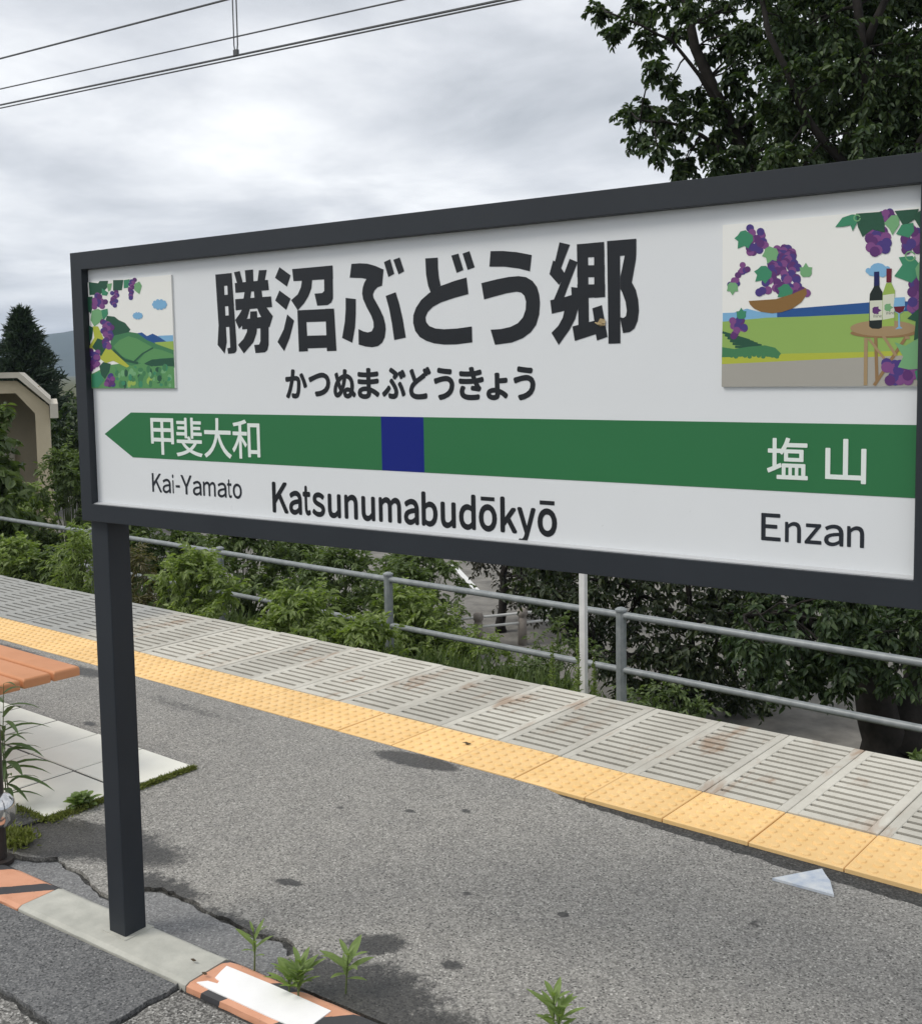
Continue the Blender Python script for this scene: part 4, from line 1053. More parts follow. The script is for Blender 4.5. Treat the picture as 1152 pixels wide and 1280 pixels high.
# ------------------------------------------------------------------ broken tile piece and fallen leaves
fp = [g2(965, 1101), g2(1027, 1089), g2(1031, 1096), g2(1037, 1104), g2(1042, 1122)]
M_FRAG = mottled('pale_blue_glaze', (0.40, 0.47, 0.58), (0.70, 0.72, 0.72), 30, 0.35, 60, 0.1, 0.5)
fc = np.mean(np.array(fp), 0)
fo = empty('tile_fragment', (fc[0], fc[1], 0), 'triangular broken piece of pale blue white tile lying on the asphalt', 'tile piece')
mb = MB(); mb.prism([(p[0] * 1.0, p[1] * 1.0) for p in fp], 0.0005, 0.008, mpz); mb.build('shard', M_FRAG, fo)
M_DEAD = mottled('dead_leaf', (0.03, 0.022, 0.012), (0.09, 0.06, 0.03), 60, 0.8, 100, 0.3)
for px, py, z, lb in ((583, 931, 0.004, 'small dark dead leaf lying on a yellow tactile tile'), (242, 1209, 0.018, 'tiny dark leaf crumb on the plain concrete kerb block'), (256, 1226, 0.018, 'dark leaf crumb beside the torn end of the white sheet')):
    c = gnd(px, py); s_ = 0.022 if z < .01 else 0.010
    lf = MB(); q = [(-1, 0, .1), (-.3, .5, .35), (.5, .4, .2), (1, 0, .5), (.4, -.5, .1), (-.4, -.4, .3)]
    lf.add([(c[0] + a * s_, c[1] + b * s_ * .7, z + h * s_ * .6) for a, b, h in q] + [(c[0] + a * s_, c[1] + b * s_ * .7, z - .0015 + h * s_ * .5) for a, b, h in q], [(0, 1, 2, 3), (0, 3, 4, 5), (9, 8, 7, 6), (11, 10, 9, 6)] + [(i, (i + 1) % 6, (i + 1) % 6 + 6, i + 6) for i in range(6)])
    o = lf.build('fallen_leaf', M_DEAD, None, (c[0], c[1], z)); tag(o, lb, 'leaf', 'fallen leaves')

# ------------------------------------------------------------------ weeds on the platform: every leaf a piece of its own
M_WEED = leaf_mat('weed_leaf', (0.12, 0.18, 0.055), (0.18, 0.25, 0.08), (0.25, 0.31, 0.11), 0.3)
M_WEED2 = leaf_mat('tall_weed_leaf', (0.05, 0.085, 0.035), (0.08, 0.125, 0.05), (0.11, 0.16, 0.06), 0.3)
def one_leaf(parent, org, base, d, ln, w, droop, mat, seg=5):
    d = np.array(d, float); d /= np.linalg.norm(d); s = np.cross(d, (0, 0, 1.0)); s /= np.linalg.norm(s) + 1e-9
    V = []; F = []
    for i in range(seg + 1):
        t = i / seg; ww = w * (math.sin(math.pi * min(1, t * 0.93 + 0.07)) ** 0.8) * (1 - 0.25 * t) * .5
        p = np.array(base) + d * ln * t + np.array([0, 0, -droop * ln * t * t])
        V += [p - s * ww + np.array([0, 0, ww * .35]), p, p + s * ww + np.array([0, 0, ww * .35])]
    for i in range(seg):
        k = i * 3; F += [(k, k + 1, k + 4, k + 3), (k + 1, k + 2, k + 5, k + 4)]
    mbx = MB(); mbx.add(V, F); return mbx.build('leaf', mat, parent, fix=False)
def weed(px, py, h, label, nst=1, lean=(0, 0), lw=0.012, ll=0.05, nl=12, mat=None, upb=0.8, z=0.0, name='weed', group='weeds sprouting on the platform', droop=0.15, top=0.35):
    c = gnd(px, py, z); rt = empty(name, (c[0], c[1], z), label, 'weed', group)
    for k in range(nst):
        a = rs.uniform(0, 6.28); sp2 = 0.012 * (k > 0)
        b = c + np.array([math.cos(a) * sp2 * 2, math.sin(a) * sp2 * 2, 0]); hh = h * (1 if k == 0 else rs.uniform(.55, .85))
        tp = b + np.array([lean[0] * hh + rs.uniform(-.08, .08) * hh, lean[1] * hh + rs.uniform(-.08, .08) * hh, hh])
        md = (b + tp) / 2 + np.array([rs.uniform(-.03, .03) * hh, rs.uniform(-.03, .03) * hh, 0])
        mb = MB(); mb.tube([b - np.array([0, 0, .003]), md, tp], [.0024, .002, .001], 6); mb.build('stem', M_STEM, rt)
        for i in range(nl):
            t = top + (1 - top) * i / (nl - 1); p = b + (md - b) * min(1, t * 2) if t < .5 else md + (tp - md) * (t * 2 - 1)
            an = i * 2.4 + k; up = upb * (0.35 + t)
            f_ = (0.55 + 0.9 * math.sin(math.pi * min(1, (t - top) / (1 - top) * .75 + .2)))
            one_leaf(rt, None, p, (math.cos(an), math.sin(an), up), ll * f_ * rs.uniform(.8, 1.15), lw * rs.uniform(.8, 1.2) * f_, droop, mat or M_WEED)
    return rt
weed(318, 1214, 0.105, 'smallest pointed weed sprout behind the torn end of the white sheet', 1, (0, 0), .011, .045, 11)
weed(374, 1243, 0.085, 'bushy green weed beside the kerb, middle of three in a row', 3, (0, 0), .013, .055, 12)
weed(432, 1242, 0.10, 'leafy green weed on dark stain, rightmost of three by the kerb', 1, (0, 0), .017, .062, 12, None, 0.6)
weed(690, 1296, 0.10, 'green weed tip rising at the bottom edge of the photo', 2, (0, 0), .014, .055, 12)
weed(9, 1012, 0.44, 'tall drooping weed beside the dark steel post at the left', 2, (0.03, .02), .019, .12, 22, M_WEED2, 0.35, 0.0, 'tall_weed', 'weeds sprouting on the platform', 0.45, 0.2)
weed(104, 1012, 0.06, 'small round leaved clover clump at the paver corner near the post', 5, (0, 0), .024, .032, 9, None, 0.4, 0.0, 'clover', 'weeds sprouting on the platform', 0.1, 0.15)
# moss along the paver edge
M_MOSS = leaf_mat('moss_leaf', (0.10, 0.12, 0.03), (0.16, 0.185, 0.045), (0.24, 0.25, 0.075), 0.2, 0.8)
n_m = 5200
t = rng.random(n_m); e_ = np.abs(rng.normal(0, 0.010, n_m)) + rng.uniform(-.006, .004, n_m)
edge = [(uv(gnd(248, 961))), (uv(gnd(130, 1012))), (uv(gnd(60, 1036))), (uv(gnd(-40, 1066)))]
edge = [(-3.392, 2.54), (-3.392, 2.24), (-3.392, 1.93), (-3.70, 1.915), (-3.72, 1.66)]
cum = np.array([0, .3, .61, .92, 1.18]); s_ = t * 1.18
iu = np.interp(s_, cum, [e0[0] for e0 in edge]); iv = np.interp(s_, cum, [e0[1] for e0 in edge])
width = np.interp(s_, cum, [0.35, 0.8, 1.5, 1.6, 2.2])
iu = iu + e_ * width * np.where(s_ < .61, 1, np.where(s_ < .92, .2, 1)); iv = iv - np.abs(e_) * width * np.where((s_ > .61) & (s_ < .92), 1, 0)
P = np.stack([iu * CPt - iv * SPt, iu * SPt + iv * CPt, rng.uniform(0, .008, n_m)], 1)
V, F = leaf_geo(P, rdir(n_m, 1.0), rdir(n_m, .5), rng.uniform(.008, .022, n_m), rng.uniform(.003, .006, n_m))
o = quads_mesh('moss', V, F, M_MOSS); tag(o, 'yellow green moss growing along the edge of the pale pavers', 'moss', kind='stuff')
n_m = 900
pc = gnd(18, 1052); P = np.stack([pc[0] + rng.normal(0, .035, n_m), pc[1] + rng.normal(0, .025, n_m), rng.uniform(0, .02, n_m)], 1)
V, F = leaf_geo(P, rdir(n_m, 1.2), rdir(n_m, .5), rng.uniform(.012, .03, n_m), rng.uniform(.004, .009, n_m))
o = quads_mesh('low_herb', V, F, M_MOSS, None, (pc[0], pc[1], 0)); tag(o, 'low tuft of yellowish herb at the foot of the dark steel post', 'plant')

# ------------------------------------------------------------------ trees and shrubs
M_CHERRY = leaf_mat('cherry_leaf', (0.026, 0.046, 0.022), (0.046, 0.076, 0.032), (0.115, 0.155, 0.055), 0.25)
M_CHERRY2 = leaf_mat('plum_leaf', (0.022, 0.034, 0.020), (0.042, 0.060, 0.028), (0.095, 0.11, 0.045), 0.25)
M_SHRUB = leaf_mat('shrub_leaf', (0.12, 0.165, 0.055), (0.20, 0.26, 0.085), (0.30, 0.36, 0.14), 0.35)
M_SHRUBD = leaf_mat('dark_shrub_leaf', (0.068, 0.10, 0.040), (0.115, 0.16, 0.060), (0.19, 0.24, 0.095), 0.3)
M_NEEDLE = leaf_mat('conifer_needle', (0.020, 0.036, 0.024), (0.036, 0.060, 0.036), (0.066, 0.10, 0.055), 0.1)
M_DRY = leaf_mat('dry_stem_leaf', (0.09, 0.075, 0.04), (0.13, 0.115, 0.06), (0.16, 0.17, 0.07), 0.25)

def sample_poly(poly, n, mind, tries=4000):
    xs = [p[0] for p in poly]; ys = [p[1] for p in poly]; out = []
    for _ in range(tries):
        x, y = rs.uniform(min(xs), max(xs)), rs.uniform(min(ys), max(ys))
        if inpoly(x, y, poly) and all((x - a) ** 2 + (y - b) ** 2 > mind * mind for a, b in out):
            out.append((x, y))
            if len(out) >= n: break
    return out
def make_tree(name, label, base, forks, clumps, mat, trunk_r, group, leafL=(0.07, 0.11), ntw=14, nl=11, cat='tree', twr=0.004):
    """forks: list of limb polylines (points, r0, r1); clumps: (centre, radius)"""
    rt = empty(name, base, label, cat, group)
    mb = MB(); ends = []
    for pts, r0, r1 in forks:
        k = len(pts); sm = []
        for i in range(k - 1):
            for q in range(4):
                t = q / 4; a, b = np.array(pts[i]), np.array(pts[i + 1]); sm.append(a + (b - a) * t + rng.normal(0, .012, 3))
        sm.append(np.array(pts[-1])); m_ = len(sm)
        mb.tube(sm, [r0 + (r1 - r0) * (i / (m_ - 1)) ** .55 for i in range(m_)], 10)
        ends += sm[m_ // 4:]
    mb.build('trunk', M_BARK, rt, smooth=True)
    E_ = np.array(ends); br = MB(); leaves = []; twigs = []
    for c, r in clumps:
        c = np.array(c); dd = np.linalg.norm(E_ - c, axis=1); j = int(np.argmin(dd))
        limb(br, E_[j], c, max(.012, min(.05, dd[j] * .016)), .006, 5, 4, .06, .12)
        V, F, TV, TF = clump(c, r, ntw, nl, L=leafL, twr=twr)
        leaves.append((V, F)); twigs.append((TV, TF))
    V, F = gather(leaves); quads_mesh('crown', V, F, mat, rt, base)
    br.build('branches', M_BARK, rt, fix=False)['kind'] = 'stuff'
    V, F = gather(twigs); quads_mesh('twigs', V, F, M_BARK, rt, base)['kind'] = 'stuff'
    return rt

# big cherry on the right, forking low
tb = gnd(1110, 962, -3.0)
D0 = float(np.dot(tb - CAM, FWD))
A_ = lambda x, y, d=0.0: at(x, y, D0 + d)
forks = [([tb - np.array([0, 0, .15]), A_(1104, 925), A_(1085, 830, -.2), A_(1050, 640, -.3), A_(990, 420, -.2), A_(930, 200, 0), A_(870, 60, .1), A_(840, -60, .1)], .36, .03),
         ([A_(1122, 945), A_(1150, 850, .2), A_(1175, 650, .4), A_(1190, 400, .5), A_(1210, 100, .4), A_(1230, -200, .3)], .27, .06),
         ([A_(1050, 640, -.3), A_(1080, 450, -.8), A_(1090, 250, -1.2), A_(1080, 60, -1.4), A_(1050, -150, -1.2), A_(1000, -260, -1.0)], .12, .025),
         ([A_(1080, 60, -1.4), A_(1130, -60, -1.6), A_(1180, -200, -1.6)], .05, .02), ([A_(1090, 250, -1.2), A_(1010, 150, -1.5), A_(960, 40, -1.5), A_(940, -80, -1.3)], .06, .02), ([A_(1190, 400, .5), A_(1120, 250, 1.1), A_(1040, 110, 1.4), A_(1000, -60, 1.4)], .07, .02), ([A_(1085, 300, -1.1), A_(1150, 180, -1.6), A_(1220, 60, -1.6)], .05, .02), ([A_(930, 200, 0), A_(860, 160, 0), A_(800, 150, 0)], .04, .012), ([A_(905, 140, 0), A_(840, 50, -.1), A_(760, 15, -.1)], .035, .01),
         ([A_(1175, 650, .4), A_(1260, 560, -.6), A_(1330, 420, -1.0)], .12, .04),
         ([A_(990, 420, -.2), A_(900, 330, .5), A_(830, 240, .8)], .09, .03),
         ([A_(1085, 830, -.2), A_(1000, 770, -1.0), A_(930, 770, -1.5)], .09, .025),
         ([A_(1150, 850, .2), A_(1180, 780, -.9), A_(1190, 790, -1.8)], .07, .02)]
cl = []
up = [(905, 20), (860, -60), (800, -140), (1000, -260), (1330, -260), (1380, 300), (900, 300), (905, 215), (935, 130), (905, 100)]
for (x, y) in sample_poly(up, 210, 25):
    for q in range(3 if x > 960 and y > -40 else 1):
        cl.append((A_(x, y, rs.uniform(-1.7, 1.6)), rs.uniform(.30, .44) if x > 940 else rs.uniform(.24, .34)))
for (x, y, r_) in [(748, 14, .20), (772, 34, .17), (790, 8, .22), (806, 48, .2), (818, 84, .17), (812, 20, .2), (838, 4, .22), (845, 40, .18), (868, 12, .22), (892, 30, .2), (880, 70, .13), (905, 62, .2), (925, 40, .24),
                   (786, 142, .2), (806, 132, .17), (800, 168, .2), (824, 150, .2), (822, 186, .2), (846, 168, .2), (858, 200, .2), (846, 128, .18), (868, 118, .16), (872, 148, .2), (884, 180, .22), (896, 132, .2), (900, 205, .22), (915, 98, .2), (930, 150, .25), (845, 216, .15), (836, 104, .14), (900, 165, .2), (925, 190, .25)]:
    cl.append((A_(x, y, rs.uniform(-.6, .7)), r_))
for (x, y) in sample_poly([(900, 300), (1400, 300), (1400, 720), (960, 720)], 60, 40): cl.append((A_(x, y, rs.uniform(-1.6, 1.6)), rs.uniform(.32, .45)))
low = [(950, 735), (1160, 740), (1190, 860), (1125, 845), (1075, 850), (1035, 862), (985, 866), (945, 852), (915, 800)]
for (x, y) in sample_poly(low, 44, 19): cl.append((A_(x, y, rs.uniform(-2.4, -.6)), rs.uniform(.17, .27)))
make_tree('cherry_tree', 'large dark leaved tree on the right with a trunk forking low', tb, forks, cl, M_CHERRY, .36, 'trees beyond the railing', (.055, .098), 17, 13)

# slim tree behind the sign
tb2 = gnd(866, 905, -3.0); D1 = float(np.dot(tb2 - CAM, FWD)); B_ = lambda x, y, d=0.0: at(x, y, D1 + d)
forks = [([tb2 - np.array([0, 0, .1]), B_(866, 860), B_(864, 780), B_(850, 640), B_(840, 480), B_(835, 400)], .065, .02),
         ([B_(866, 850), B_(892, 830, .1), B_(896, 760, .2), B_(910, 600, .3)], .04, .015),
         ([B_(864, 780), B_(780, 730, .2), B_(690, 715, .4), B_(640, 720, .5)], .04, .012),
         ([B_(866, 840), B_(800, 820, -.3), B_(740, 810, -.3)], .03, .01), ([B_(864, 780), B_(930, 760, -.3), B_(960, 800, -.5)], .03, .01)]
cl = []
mid = [(640, 690), (960, 690), (985, 770), (975, 850), (950, 885), (905, 890), (860, 870), (810, 880), (770, 850), (740, 830), (715, 800), (690, 760), (655, 745)]
for (x, y) in sample_poly(mid, 120, 17): cl.append((B_(x, y, rs.uniform(-.9, 1.2)), rs.uniform(.20, .32)))
for (x, y) in sample_poly([(720, 420), (950, 420), (960, 690), (680, 690)], 36, 38): cl.append((B_(x, y, rs.uniform(-.9, .9)), rs.uniform(.28, .36)))
make_tree('slim_tree', 'slim dark tree with thin trunk seen under the sign behind the railing', tb2, forks, cl, M_CHERRY2, .06, 'trees beyond the railing', (.065, .105), 11, 10)

# tree standing farther back, dark purple brown foliage
tb3 = gnd(625, 790, -3.0); D3 = float(np.dot(tb3 - CAM, FWD)); C_ = lambda x, y, d=0.0: at(x, y, D3 + d)
forks = [([tb3, C_(628, 750), C_(632, 690), C_(630, 600)], .10, .04)]
cl = [(C_(x, y, rs.uniform(-.9, .9)), rs.uniform(.3, .42)) for (x, y) in sample_poly([(600, 560), (720, 560), (765, 700), (730, 750), (680, 762), (625, 755), (590, 700)], 70, 12)]
M_PURP = leaf_mat('purple_leaf', (0.020, 0.020, 0.016), (0.034, 0.036, 0.024), (0.075, 0.06, 0.05), 0.2)
make_tree('purple_leaved_tree', 'small brownish dark tree behind the low concrete bollards', tb3, forks, cl, M_PURP, .1, 'trees beyond the railing', (.07, .11), 10, 9)

def shrub(name, label, px, py, depth_v, w, h, mat, n=26, L=(.05, .09), ntw=9, nl=9, z0=None, group='shrubs along the railing', wr=.42, up_=.5):
    """px, py = middle of the foot in the photo"""
    c = onV(px, py, depth_v)
    c = np.array([c[0], c[1], z0 if z0 is not None else c[2]])
    rt = empty(name, c, label, 'shrub', group); br = MB(); lv = []
    for k in range(n):
        a, q = rs.uniform(0, 6.28), math.sqrt(rs.random()); t = rs.random() ** .75
        env = math.sqrt(max(.05, 1 - (t * 1.0) ** 2.2)) * (0.55 + .45 * min(1, t * 2.5))
        p = c + np.array([math.cos(a) * q * w * env, math.sin(a) * q * w * env * .8, .10 * h + t * h * .85])
        br.tube([c + np.array([math.cos(a) * .06, math.sin(a) * .06, -.05]), c + (p - c) * np.array([.5, .5, .62]) + rng.normal(0, .03, 3), p], [.012, .008, .003], 4)
        V, F, TV, TF = clump(p, rs.uniform(.17, .27), ntw, nl, .18, .45, L=L, wr=wr, tang=1.0)
        lv.append((V, F))
    br.build('stems', M_STEM, rt, fix=False)['kind'] = 'stuff'
    V, F = gather(lv); quads_mesh('foliage', V, F, mat, rt, tuple(c)); return rt
# in front of the railing, on the far side of the track
shrub('green_shrub', 'bright green shrub just right of the sign post before the railing', 243, 790, 6.9, .62, 1.02, M_SHRUB, 46, z0=-1.35)
shrub('green_shrub', 'bright green rounded shrub, second to the right of the sign post', 372, 800, 6.95, .62, .80, M_SHRUB, 40, z0=-1.38)
shrub('green_shrub', 'low green shrub against the railing post left of the bollards', 462, 810, 7.1, .42, .62, M_SHRUB, 22, z0=-1.40)
shrub('tall_weed_clump', 'brownish weedy clump pressed against the left of the sign post', 98, 745, 7.0, .32, 1.05, M_SHRUB, 22, z0=-1.35, wr=.25)
shrub('tall_weed_clump', 'olive brown weedy clump just behind the right side of the sign post', 172, 760, 6.95, .22, .95, M_DRY, 14, z0=-1.35, wr=.22)
shrub('green_shrub', 'green shrub before the railing at the far left edge', 20, 735, 7.05, .75, .85, M_SHRUB, 40, z0=-1.38)
shrub('green_shrub', 'leafy green shrub before the railing left of the brownish clump', 62, 745, 7.15, .6, .75, M_SHRUBD, 30, z0=-1.40)
# behind the railing
shrub('tall_shrub', 'tall light green shrub beside the beige building, left of the sign', 88, 640, 9.3, .75, 2.15, M_SHRUBD, 60, (.06, .10), z0=-1.75)
shrub('tall_shrub', 'tall loose shrub in front of the beige building at the far left', 30, 640, 9.6, .85, 1.55, M_SHRUB, 50, (.06, .10), z0=-1.85)
shrub('tall_shrub', 'broad green shrub behind the railing at the far left edge', -20, 650, 8.6, .9, 1.25, M_SHRUBD, 40, (.06, .10), z0=-1.6)
shrub('tall_shrub', 'dark green shrub behind the railing hidden partly by the sign post', 160, 690, 9.0, .9, 1.3, M_SHRUBD, 50, (.06, .10), z0=-1.7)
shrub('tall_shrub', 'dark shrub behind the railing under the left half of the sign', 300, 710, 9.2, .9, 1.35, M_SHRUBD, 50, (.06, .10), z0=-1.85)
shrub('tall_shrub', 'green shrub behind the railing between two railing posts under the sign', 420, 730, 9.3, .85, 1.25, M_SHRUBD, 50, (.06, .10), z0=-1.9)
shrub('tall_shrub', 'light green shrub behind the railing left of the concrete bollards', 512, 760, 9.2, .70, 1.05, M_SHRUB, 46, (.05, .09), z0=-2.0)
shrub('vine_shrub', 'sparse trailing green shrub under the concrete bollards', 590, 800, 9.0, .55, .62, M_SHRUB, 26, (.04, .07), z0=-1.95)
shrub('vine_shrub', 'sparse low green shrub left of the white pole', 660, 830, 9.0, .50, .50, M_SHRUBD, 22, (.04, .07), z0=-2.0)
shrub('vine_shrub', 'low dark shrub behind the railing right of the white pole', 830, 880, 9.1, .55, .50, M_SHRUBD, 22, (.04, .07), z0=-2.0)
shrub('leafy_shrub', 'small leafy shrub at the right edge beyond the platform', 1160, 950, 7.0, .25, .42, M_SHRUBD, 12, (.04, .07), z0=-1.38)
shrub('tall_shrub', 'dark green shrub low behind the railing below the sign corner', 225, 700, 9.8, 1.0, 1.35, M_SHRUBD, 50, (.06, .10), z0=-2.1)
shrub('tall_shrub', 'dark green shrub behind the railing below the middle of the sign', 365, 715, 10.0, 1.0, 1.45, M_SHRUBD, 50, (.06, .10), z0=-2.2)
shrub('tall_shrub', 'dark green shrub farther down the bank behind the left railing post', 500, 720, 10.6, .95, 1.5, M_SHRUBD, 50, (.06, .10), z0=-2.45)
shrub('vine_shrub', 'loose yellowish green shrub climbing in front of the concrete bollards', 560, 790, 9.6, .55, .95, M_SHRUB, 24, (.04, .07), 7, 7, z0=-2.15)
shrub('vine_shrub', 'loose green shrub right of the concrete bollards near the white pole', 690, 830, 9.8, .6, .95, M_SHRUBD, 26, (.04, .07), 7, 7, z0=-2.2)
shrub('tall_shrub', 'dark green bush down by the road below the middle of the sign', 520, 715, 12.8, 1.1, 1.75, M_SHRUBD, 50, (.06, .10), z0=-3.0)
def spire(px, py, v, h, label):
    c = onV(px, py, v); c[2] = -1.40; rt = empty('upright_weed', c, label, 'weed', 'upright weeds by the white pole')
    mb = MB(); mb.tube([c - np.array([0, 0, .03]), c + np.array([.01, 0, h])], [.006, .002], 5); mb.build('stem', M_STEM, rt)
    n = 260; t = rng.random(n) ** .8; a = rng.uniform(0, 6.28, n)
    P = c + np.stack([np.zeros(n), np.zeros(n), t * h], 1); Dv = np.stack([np.cos(a), np.sin(a), np.full(n, .7)], 1)
    V, F = leaf_geo(P, Dv, rdir(n, 1), rng.uniform(.05, .10, n) * (1.15 - t), np.full(n, .012)); quads_mesh('foliage', V, F, M_SHRUB, rt, tuple(c))
spire(690, 850, 6.9, .80, 'slender upright green weed left of the white pole')
spire(722, 858, 6.85, .88, 'slender upright green weed touching the left side of the white pole')
spire(742, 862, 6.95, .72, 'slender upright green weed just right of the white pole')

# rough grass on the bank
n = 26000
gu = -24 + 18.5 * rng.random(n); gv = rng.uniform(6.85, 12.0, n)
gz = np.interp(gv, [p[0] for p in prof], [p[1] for p in prof])
P = np.stack([gu * CPt - gv * SPt, gu * SPt + gv * CPt, gz - .02], 1)
V, F = leaf_geo(P, rdir(n, 1.6), rdir(n), rng.uniform(.12, .34, n), rng.uniform(.008, .018, n), .2, .3)
o = quads_mesh('bank_grass', V, F, M_SHRUBD); tag(o, 'rough green grass covering the bank beyond the track', 'grass', kind='stuff')

# ------------------------------------------------------------------ conifer, building, bollards, road line, mountains, haze
cb = at(30, 470, 36.0); cb[2] = -3.1
con = empty('conifer_tree', cb, 'dark conifer with a pointed top behind the beige building', 'tree')
ctop = at(30, 388, 36.0)[2]; Hc = ctop - cb[2]
mb = MB(); mb.tube([cb, cb + np.array([.05, 0, Hc * .5]), np.array([cb[0], cb[1], ctop])], [.22, .13, .015], 8); mb.build('trunk', M_BARK, con, smooth=True)
lv = []; br = MB()
for k in range(150):
    t = (k + .5) / 150; z = cb[2] + Hc * (.12 + .87 * t); rr = 2.5 * (1 - t) ** 1.0 + .07
    a = k * 2.399; d = np.array([math.cos(a), math.sin(a), .25 + .35 * t]); ln = rr * rs.uniform(.72, 1.12)
    s0 = np.array([cb[0], cb[1], z]); e0_ = s0 + d * ln - np.array([0, 0, .12 * ln])
    br.tube([s0, e0_], [.03 * (1 - t) + .008, .004], 4)
    m_ = int(50 + 150 * (1 - t)); tt = rng.uniform(.12, 1.0, m_) ** .7
    Pp = s0 + d * ln * tt[:, None] - np.array([0, 0, .12 * ln]) * (tt[:, None] ** 2) + rng.normal(0, .05 + .05 * (1 - t), (m_, 3))
    Dd = norm(d + rng.normal(0, .55, (m_, 3)) + np.array([0, 0, .15]))
    lv.append(leaf_geo(Pp, Dd, rdir(m_, .6), rng.uniform(.16, .34, m_), rng.uniform(.03, .06, m_)))
br.build('branches', M_BARK, con, fix=False)['kind'] = 'stuff'
V, F = gather(lv); quads_mesh('crown', V, F, M_NEEDLE, con, tuple(cb))
def far_tree(name, label, px, py, dep, w, h, mat):
    c = at(px, py, dep); c[2] = -3.1; rt = empty(name, c, label, 'tree', 'trees behind the building')
    mb = MB(); mb.tube([c, c + np.array([0, 0, h * .55])], [.14, .05], 7); mb.build('trunk', M_BARK, rt)
    lv = []
    for k in range(60):
        q = rdir(1)[0] * rs.random() ** .4; p = c + np.array([q[0] * w, q[1] * w, h * .58 + q[2] * h * .42])
        V, F, _, _ = clump(p, .45, 10, 9, .2, .1, L=(.12, .2), wr=.5); lv.append((V, F))
    V, F = gather(lv); quads_mesh('crown', V, F, mat, rt, tuple(c))
far_tree('broadleaf_tree', 'dark round tree between the conifer and the sign', 98, 560, 31, 1.3, 4.5, M_CHERRY)
far_tree('broadleaf_tree', 'dark tree behind the building right of the conifer', 140, 560, 33, 1.8, 4.2, M_CHERRY)
lt = at(-8, 530, 15); lt[2] = -2.6
far = far_tree('near_branch_tree', 'small tree whose leaves overlap the beige building at the left edge', -22, 560, 16, .42, 4.2, M_SHRUBD)

M_BEIGE = mottled('beige_render', (0.50, 0.43, 0.30), (0.60, 0.52, 0.37), 1.5, 0.85, 25, 0.2, 0.2)
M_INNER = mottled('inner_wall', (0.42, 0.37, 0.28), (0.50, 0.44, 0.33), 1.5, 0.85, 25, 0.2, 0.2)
M_ROOF = mottled('pale_roof_edge', (0.50, 0.46, 0.38), (0.60, 0.56, 0.47), 2, 0.7, 25, 0.2, 0.3)
DB = 24.0
bd = lambda x, y, d=0.0: at(x, y, DB + d)
bo = bd(30, 620); bo[2] = -3.1
bld = empty('beige_building', bo, 'small beige building with sloping roof edge and open dark front', 'building')
dn = norm(ray(66, 500) * np.array([1, 1, 0])); dx = np.array([dn[1], -dn[0], 0.0])
xo = lambda px: float(np.dot(CAM + ray(px, 500) * (np.dot(bo - CAM, dn) / np.dot(ray(px, 500), dn)) - bo, dx)); zo = lambda py, px=40: float((CAM + ray(px, py) * (np.dot(bo - CAM, dn) / np.dot(ray(px, py), dn)))[2])
W = lambda x, z, d: bo * np.array([1, 1, 0]) + dx * x + dn * d + np.array([0, 0, z])
xr_, xs_, xc_ = xo(61), xo(63), xo(22); zr, ze, zeb = zo(472), zo(508), zo(523)
xl = -(xr_ + 4.2) ; xcl = xl + (xr_ - xc_); xm = xo(43); xi = xo(20); zi0, zi1 = zo(491), zo(517)
# front wall with its opening
outer = [(xr_, -3.1), (xr_, ze), (xc_, zr - .06), (xcl, zr - .06), (xl, ze), (xl, -3.1), (xl + (xr_ - xm), -3.1), (xl + (xr_ - xm), zi1), (xl + (xr_ - xi), zi0), (xi, zi0), (xm, zi1), (xm, -3.1)]
mb = MB(); mb.prism(outer, 0.0, .25, lambda x, y, t: tuple(W(x, y, t)), back=True); mb.build('front_wall', M_BEIGE, bld)
mb = MB()
for xa_, xb_ in ((xr_ - .2, xr_ - .002), (xl + .002, xl + .2)): mb.box((xa_, .26, -3.1), (xb_, 5.0, ze - .02), 0, lambda x, y, z: tuple(W(x, z, y)))
mb.box((xl + .2, 2.6, -3.1), (xr_ - .2, 2.8, zr - .2), 0, lambda x, y, z: tuple(W(x, z, y))); mb.build('side_wall', M_INNER, bld)
mb = MB(); mb.box((xm - 1.35, 2.45, -3.1), (xo(10), 2.59, zo(572)), 0, lambda x, y, z: tuple(W(x, z, y))); mb.build('inner_panel', M_ROOF, bld)
rt_ = [(xs_ + .0, ze + .02), (xc_ + .02, zr), (xcl - .02, zr), (xl - .05, ze + .02), (xl - .05, ze + .14), (xcl - .06, zr + .12), (xc_ + .06, zr + .12), (xs_ + .0, ze + .13)]
mb = MB(); mb.prism(rt_, -.18, 5.1, lambda x, y, t: tuple(W(x, y, t)), back=True); roof = mb.build('roof', M_ROOF, bld)
mb = MB(); mb.box((xs_ - .02, -.18, zeb), (xo(72), 5.1, ze + .05), 0, lambda x, y, z: tuple(W(x, z, y))); mb.build('gutter', M_ROOF, roof)

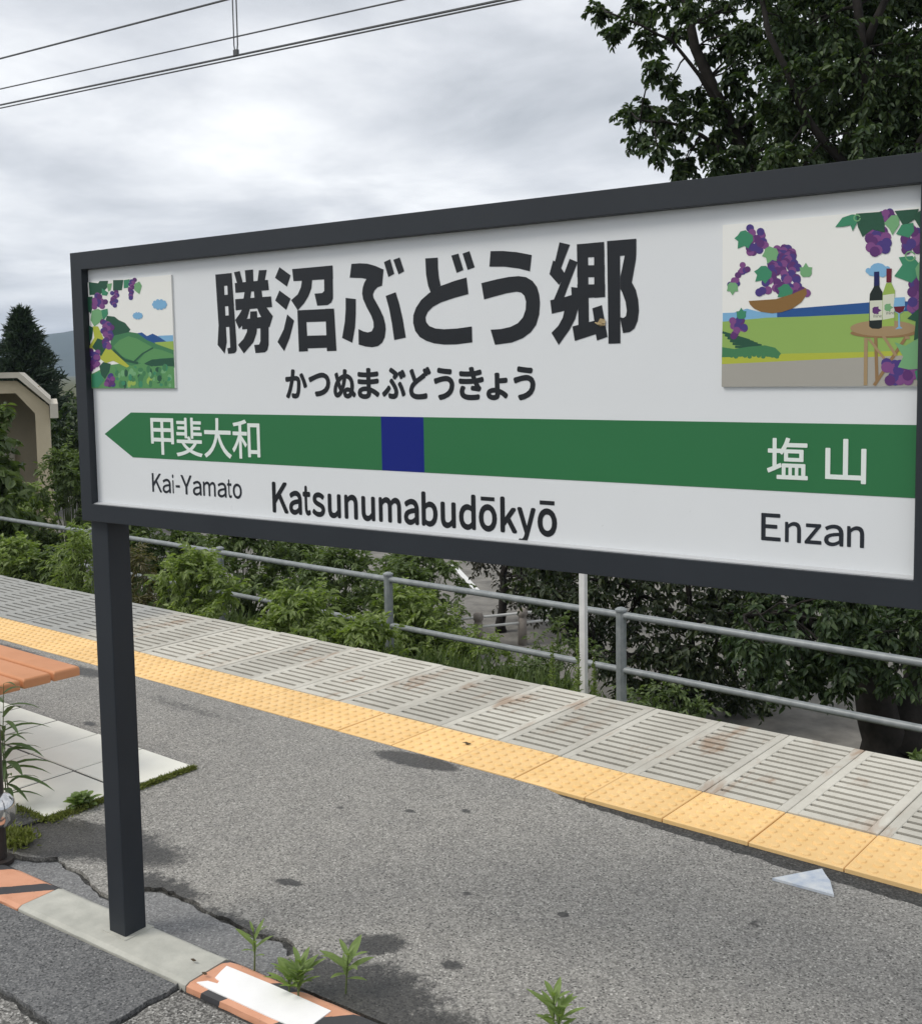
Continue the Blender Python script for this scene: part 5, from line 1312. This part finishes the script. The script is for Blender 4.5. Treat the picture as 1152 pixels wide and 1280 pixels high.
M_BOLL = mottled('bollard_concrete', (0.24, 0.21, 0.19), (0.33, 0.30, 0.27), 9, 0.9, 60, 0.4, 0.2)
p1, p2 = gnd(598, 812, -3.0), gnd(653, 806, -3.0)
dB = float(np.dot(p2 - CAM, FWD)); 
low_f = empty('bollard_fence', (p1 + p2) / 2, 'low fence of round headed concrete bollards with white rails', 'fence')
step = p2 - p1; step[2] = 0
hb_ = float(at(653, 759, dB)[2]) + 3.0
for k in (-1, 0, 1, 2):
    c = p1 + step * k
    mb = MB(); mb.lathe([(.075, -.05), (.072, hb_ - .17), (.060, hb_ - .16), (.060, hb_ - .145), (.082, hb_ - .12), (.088, hb_ - .075), (.075, hb_ - .03), (.045, hb_ - .006), (.01, hb_)], (c[0], c[1], -3.0), 12); mb.build('bollard', M_BOLL, low_f, smooth=True)
for zf in (.86, .60):
    mb = MB(); a = p1 - step * 1.3; b = p1 + step * 2.3; mb.tube([a + np.array([0, 0, hb_ * zf]), b + np.array([0, 0, hb_ * zf])], .022, 8); mb.build('rail', M_WHITEP, low_f, smooth=True)
# painted line on the road below
a, b = gnd(566, 706, -2.994), gnd(600, 742, -2.994); d = norm(b - a); sd = np.array([-d[1], d[0], 0]) * .06
mb = MB()
for k in range(-1, 1):
    q0, q1 = a + (b - a) * (k * 1.9), a + (b - a) * (k * 1.9 + 1.0); mb.add([q0 - sd, q1 - sd, q1 + sd, q0 + sd], [(0, 1, 2, 3)])
struct(mb.build('road_marking', M_WHITEP))

# mountains far off
M_MTN = mottled('forested_mountain', (0.020, 0.034, 0.022), (0.036, 0.055, 0.032), 0.01, 0.95, .2, 0.0, 0.1)
mb = MB(); az = np.linspace(-80, 60, 141); Rm = 3000.0
prs = [(0.0, -.1), (.25, .25), (.55, .62), (.8, .9), (1.0, 1.0), (1.3, .5)]
for a in az:
    t = R(a); hgt = 74 + 26 * math.sin(a * .33 + 1) + 13 * math.sin(a * .9) + 6 * math.sin(a * 2.3)
    for (q, k) in prs:
        rr = Rm - 700 + 700 * q + 40 * math.sin(a * 1.7 + q * 5); mb.v.append((rr * math.sin(t), rr * math.cos(t), hgt * k + 6 * math.sin(a * 3 + q * 9) * (0 < k < 1) - (8 if k < 0 else 0)))
n = len(prs)
for i in range(len(az) - 1):
    for j in range(n - 1):
        q = i * n + j; mb.f.append((q, q + n, q + n + 1, q + 1)); mb.m.append(0)
struct(mb.build('mountain', M_MTN, smooth=True))

# the damp air
hm = bpy.data.materials.new('haze_air'); hm.use_nodes = True
hn = hm.node_tree.nodes; hn.clear(); ho = hn.new('ShaderNodeOutputMaterial'); hv = hn.new('ShaderNodeVolumePrincipled')
hv.inputs['Color'].default_value = (0.66, 0.80, 1.0, 1); hv.inputs['Density'].default_value = 0.00022; hv.inputs['Anisotropy'].default_value = 0.0
hm.node_tree.links.new(hv.outputs[0], ho.inputs['Volume'])
mb = MB(); mb.box((-5900, -5900, -7.2), (5900, 5900, 150))
tag(mb.build('haze', hm), 'thin bluish damp air over the whole place', 'haze', kind='stuff')
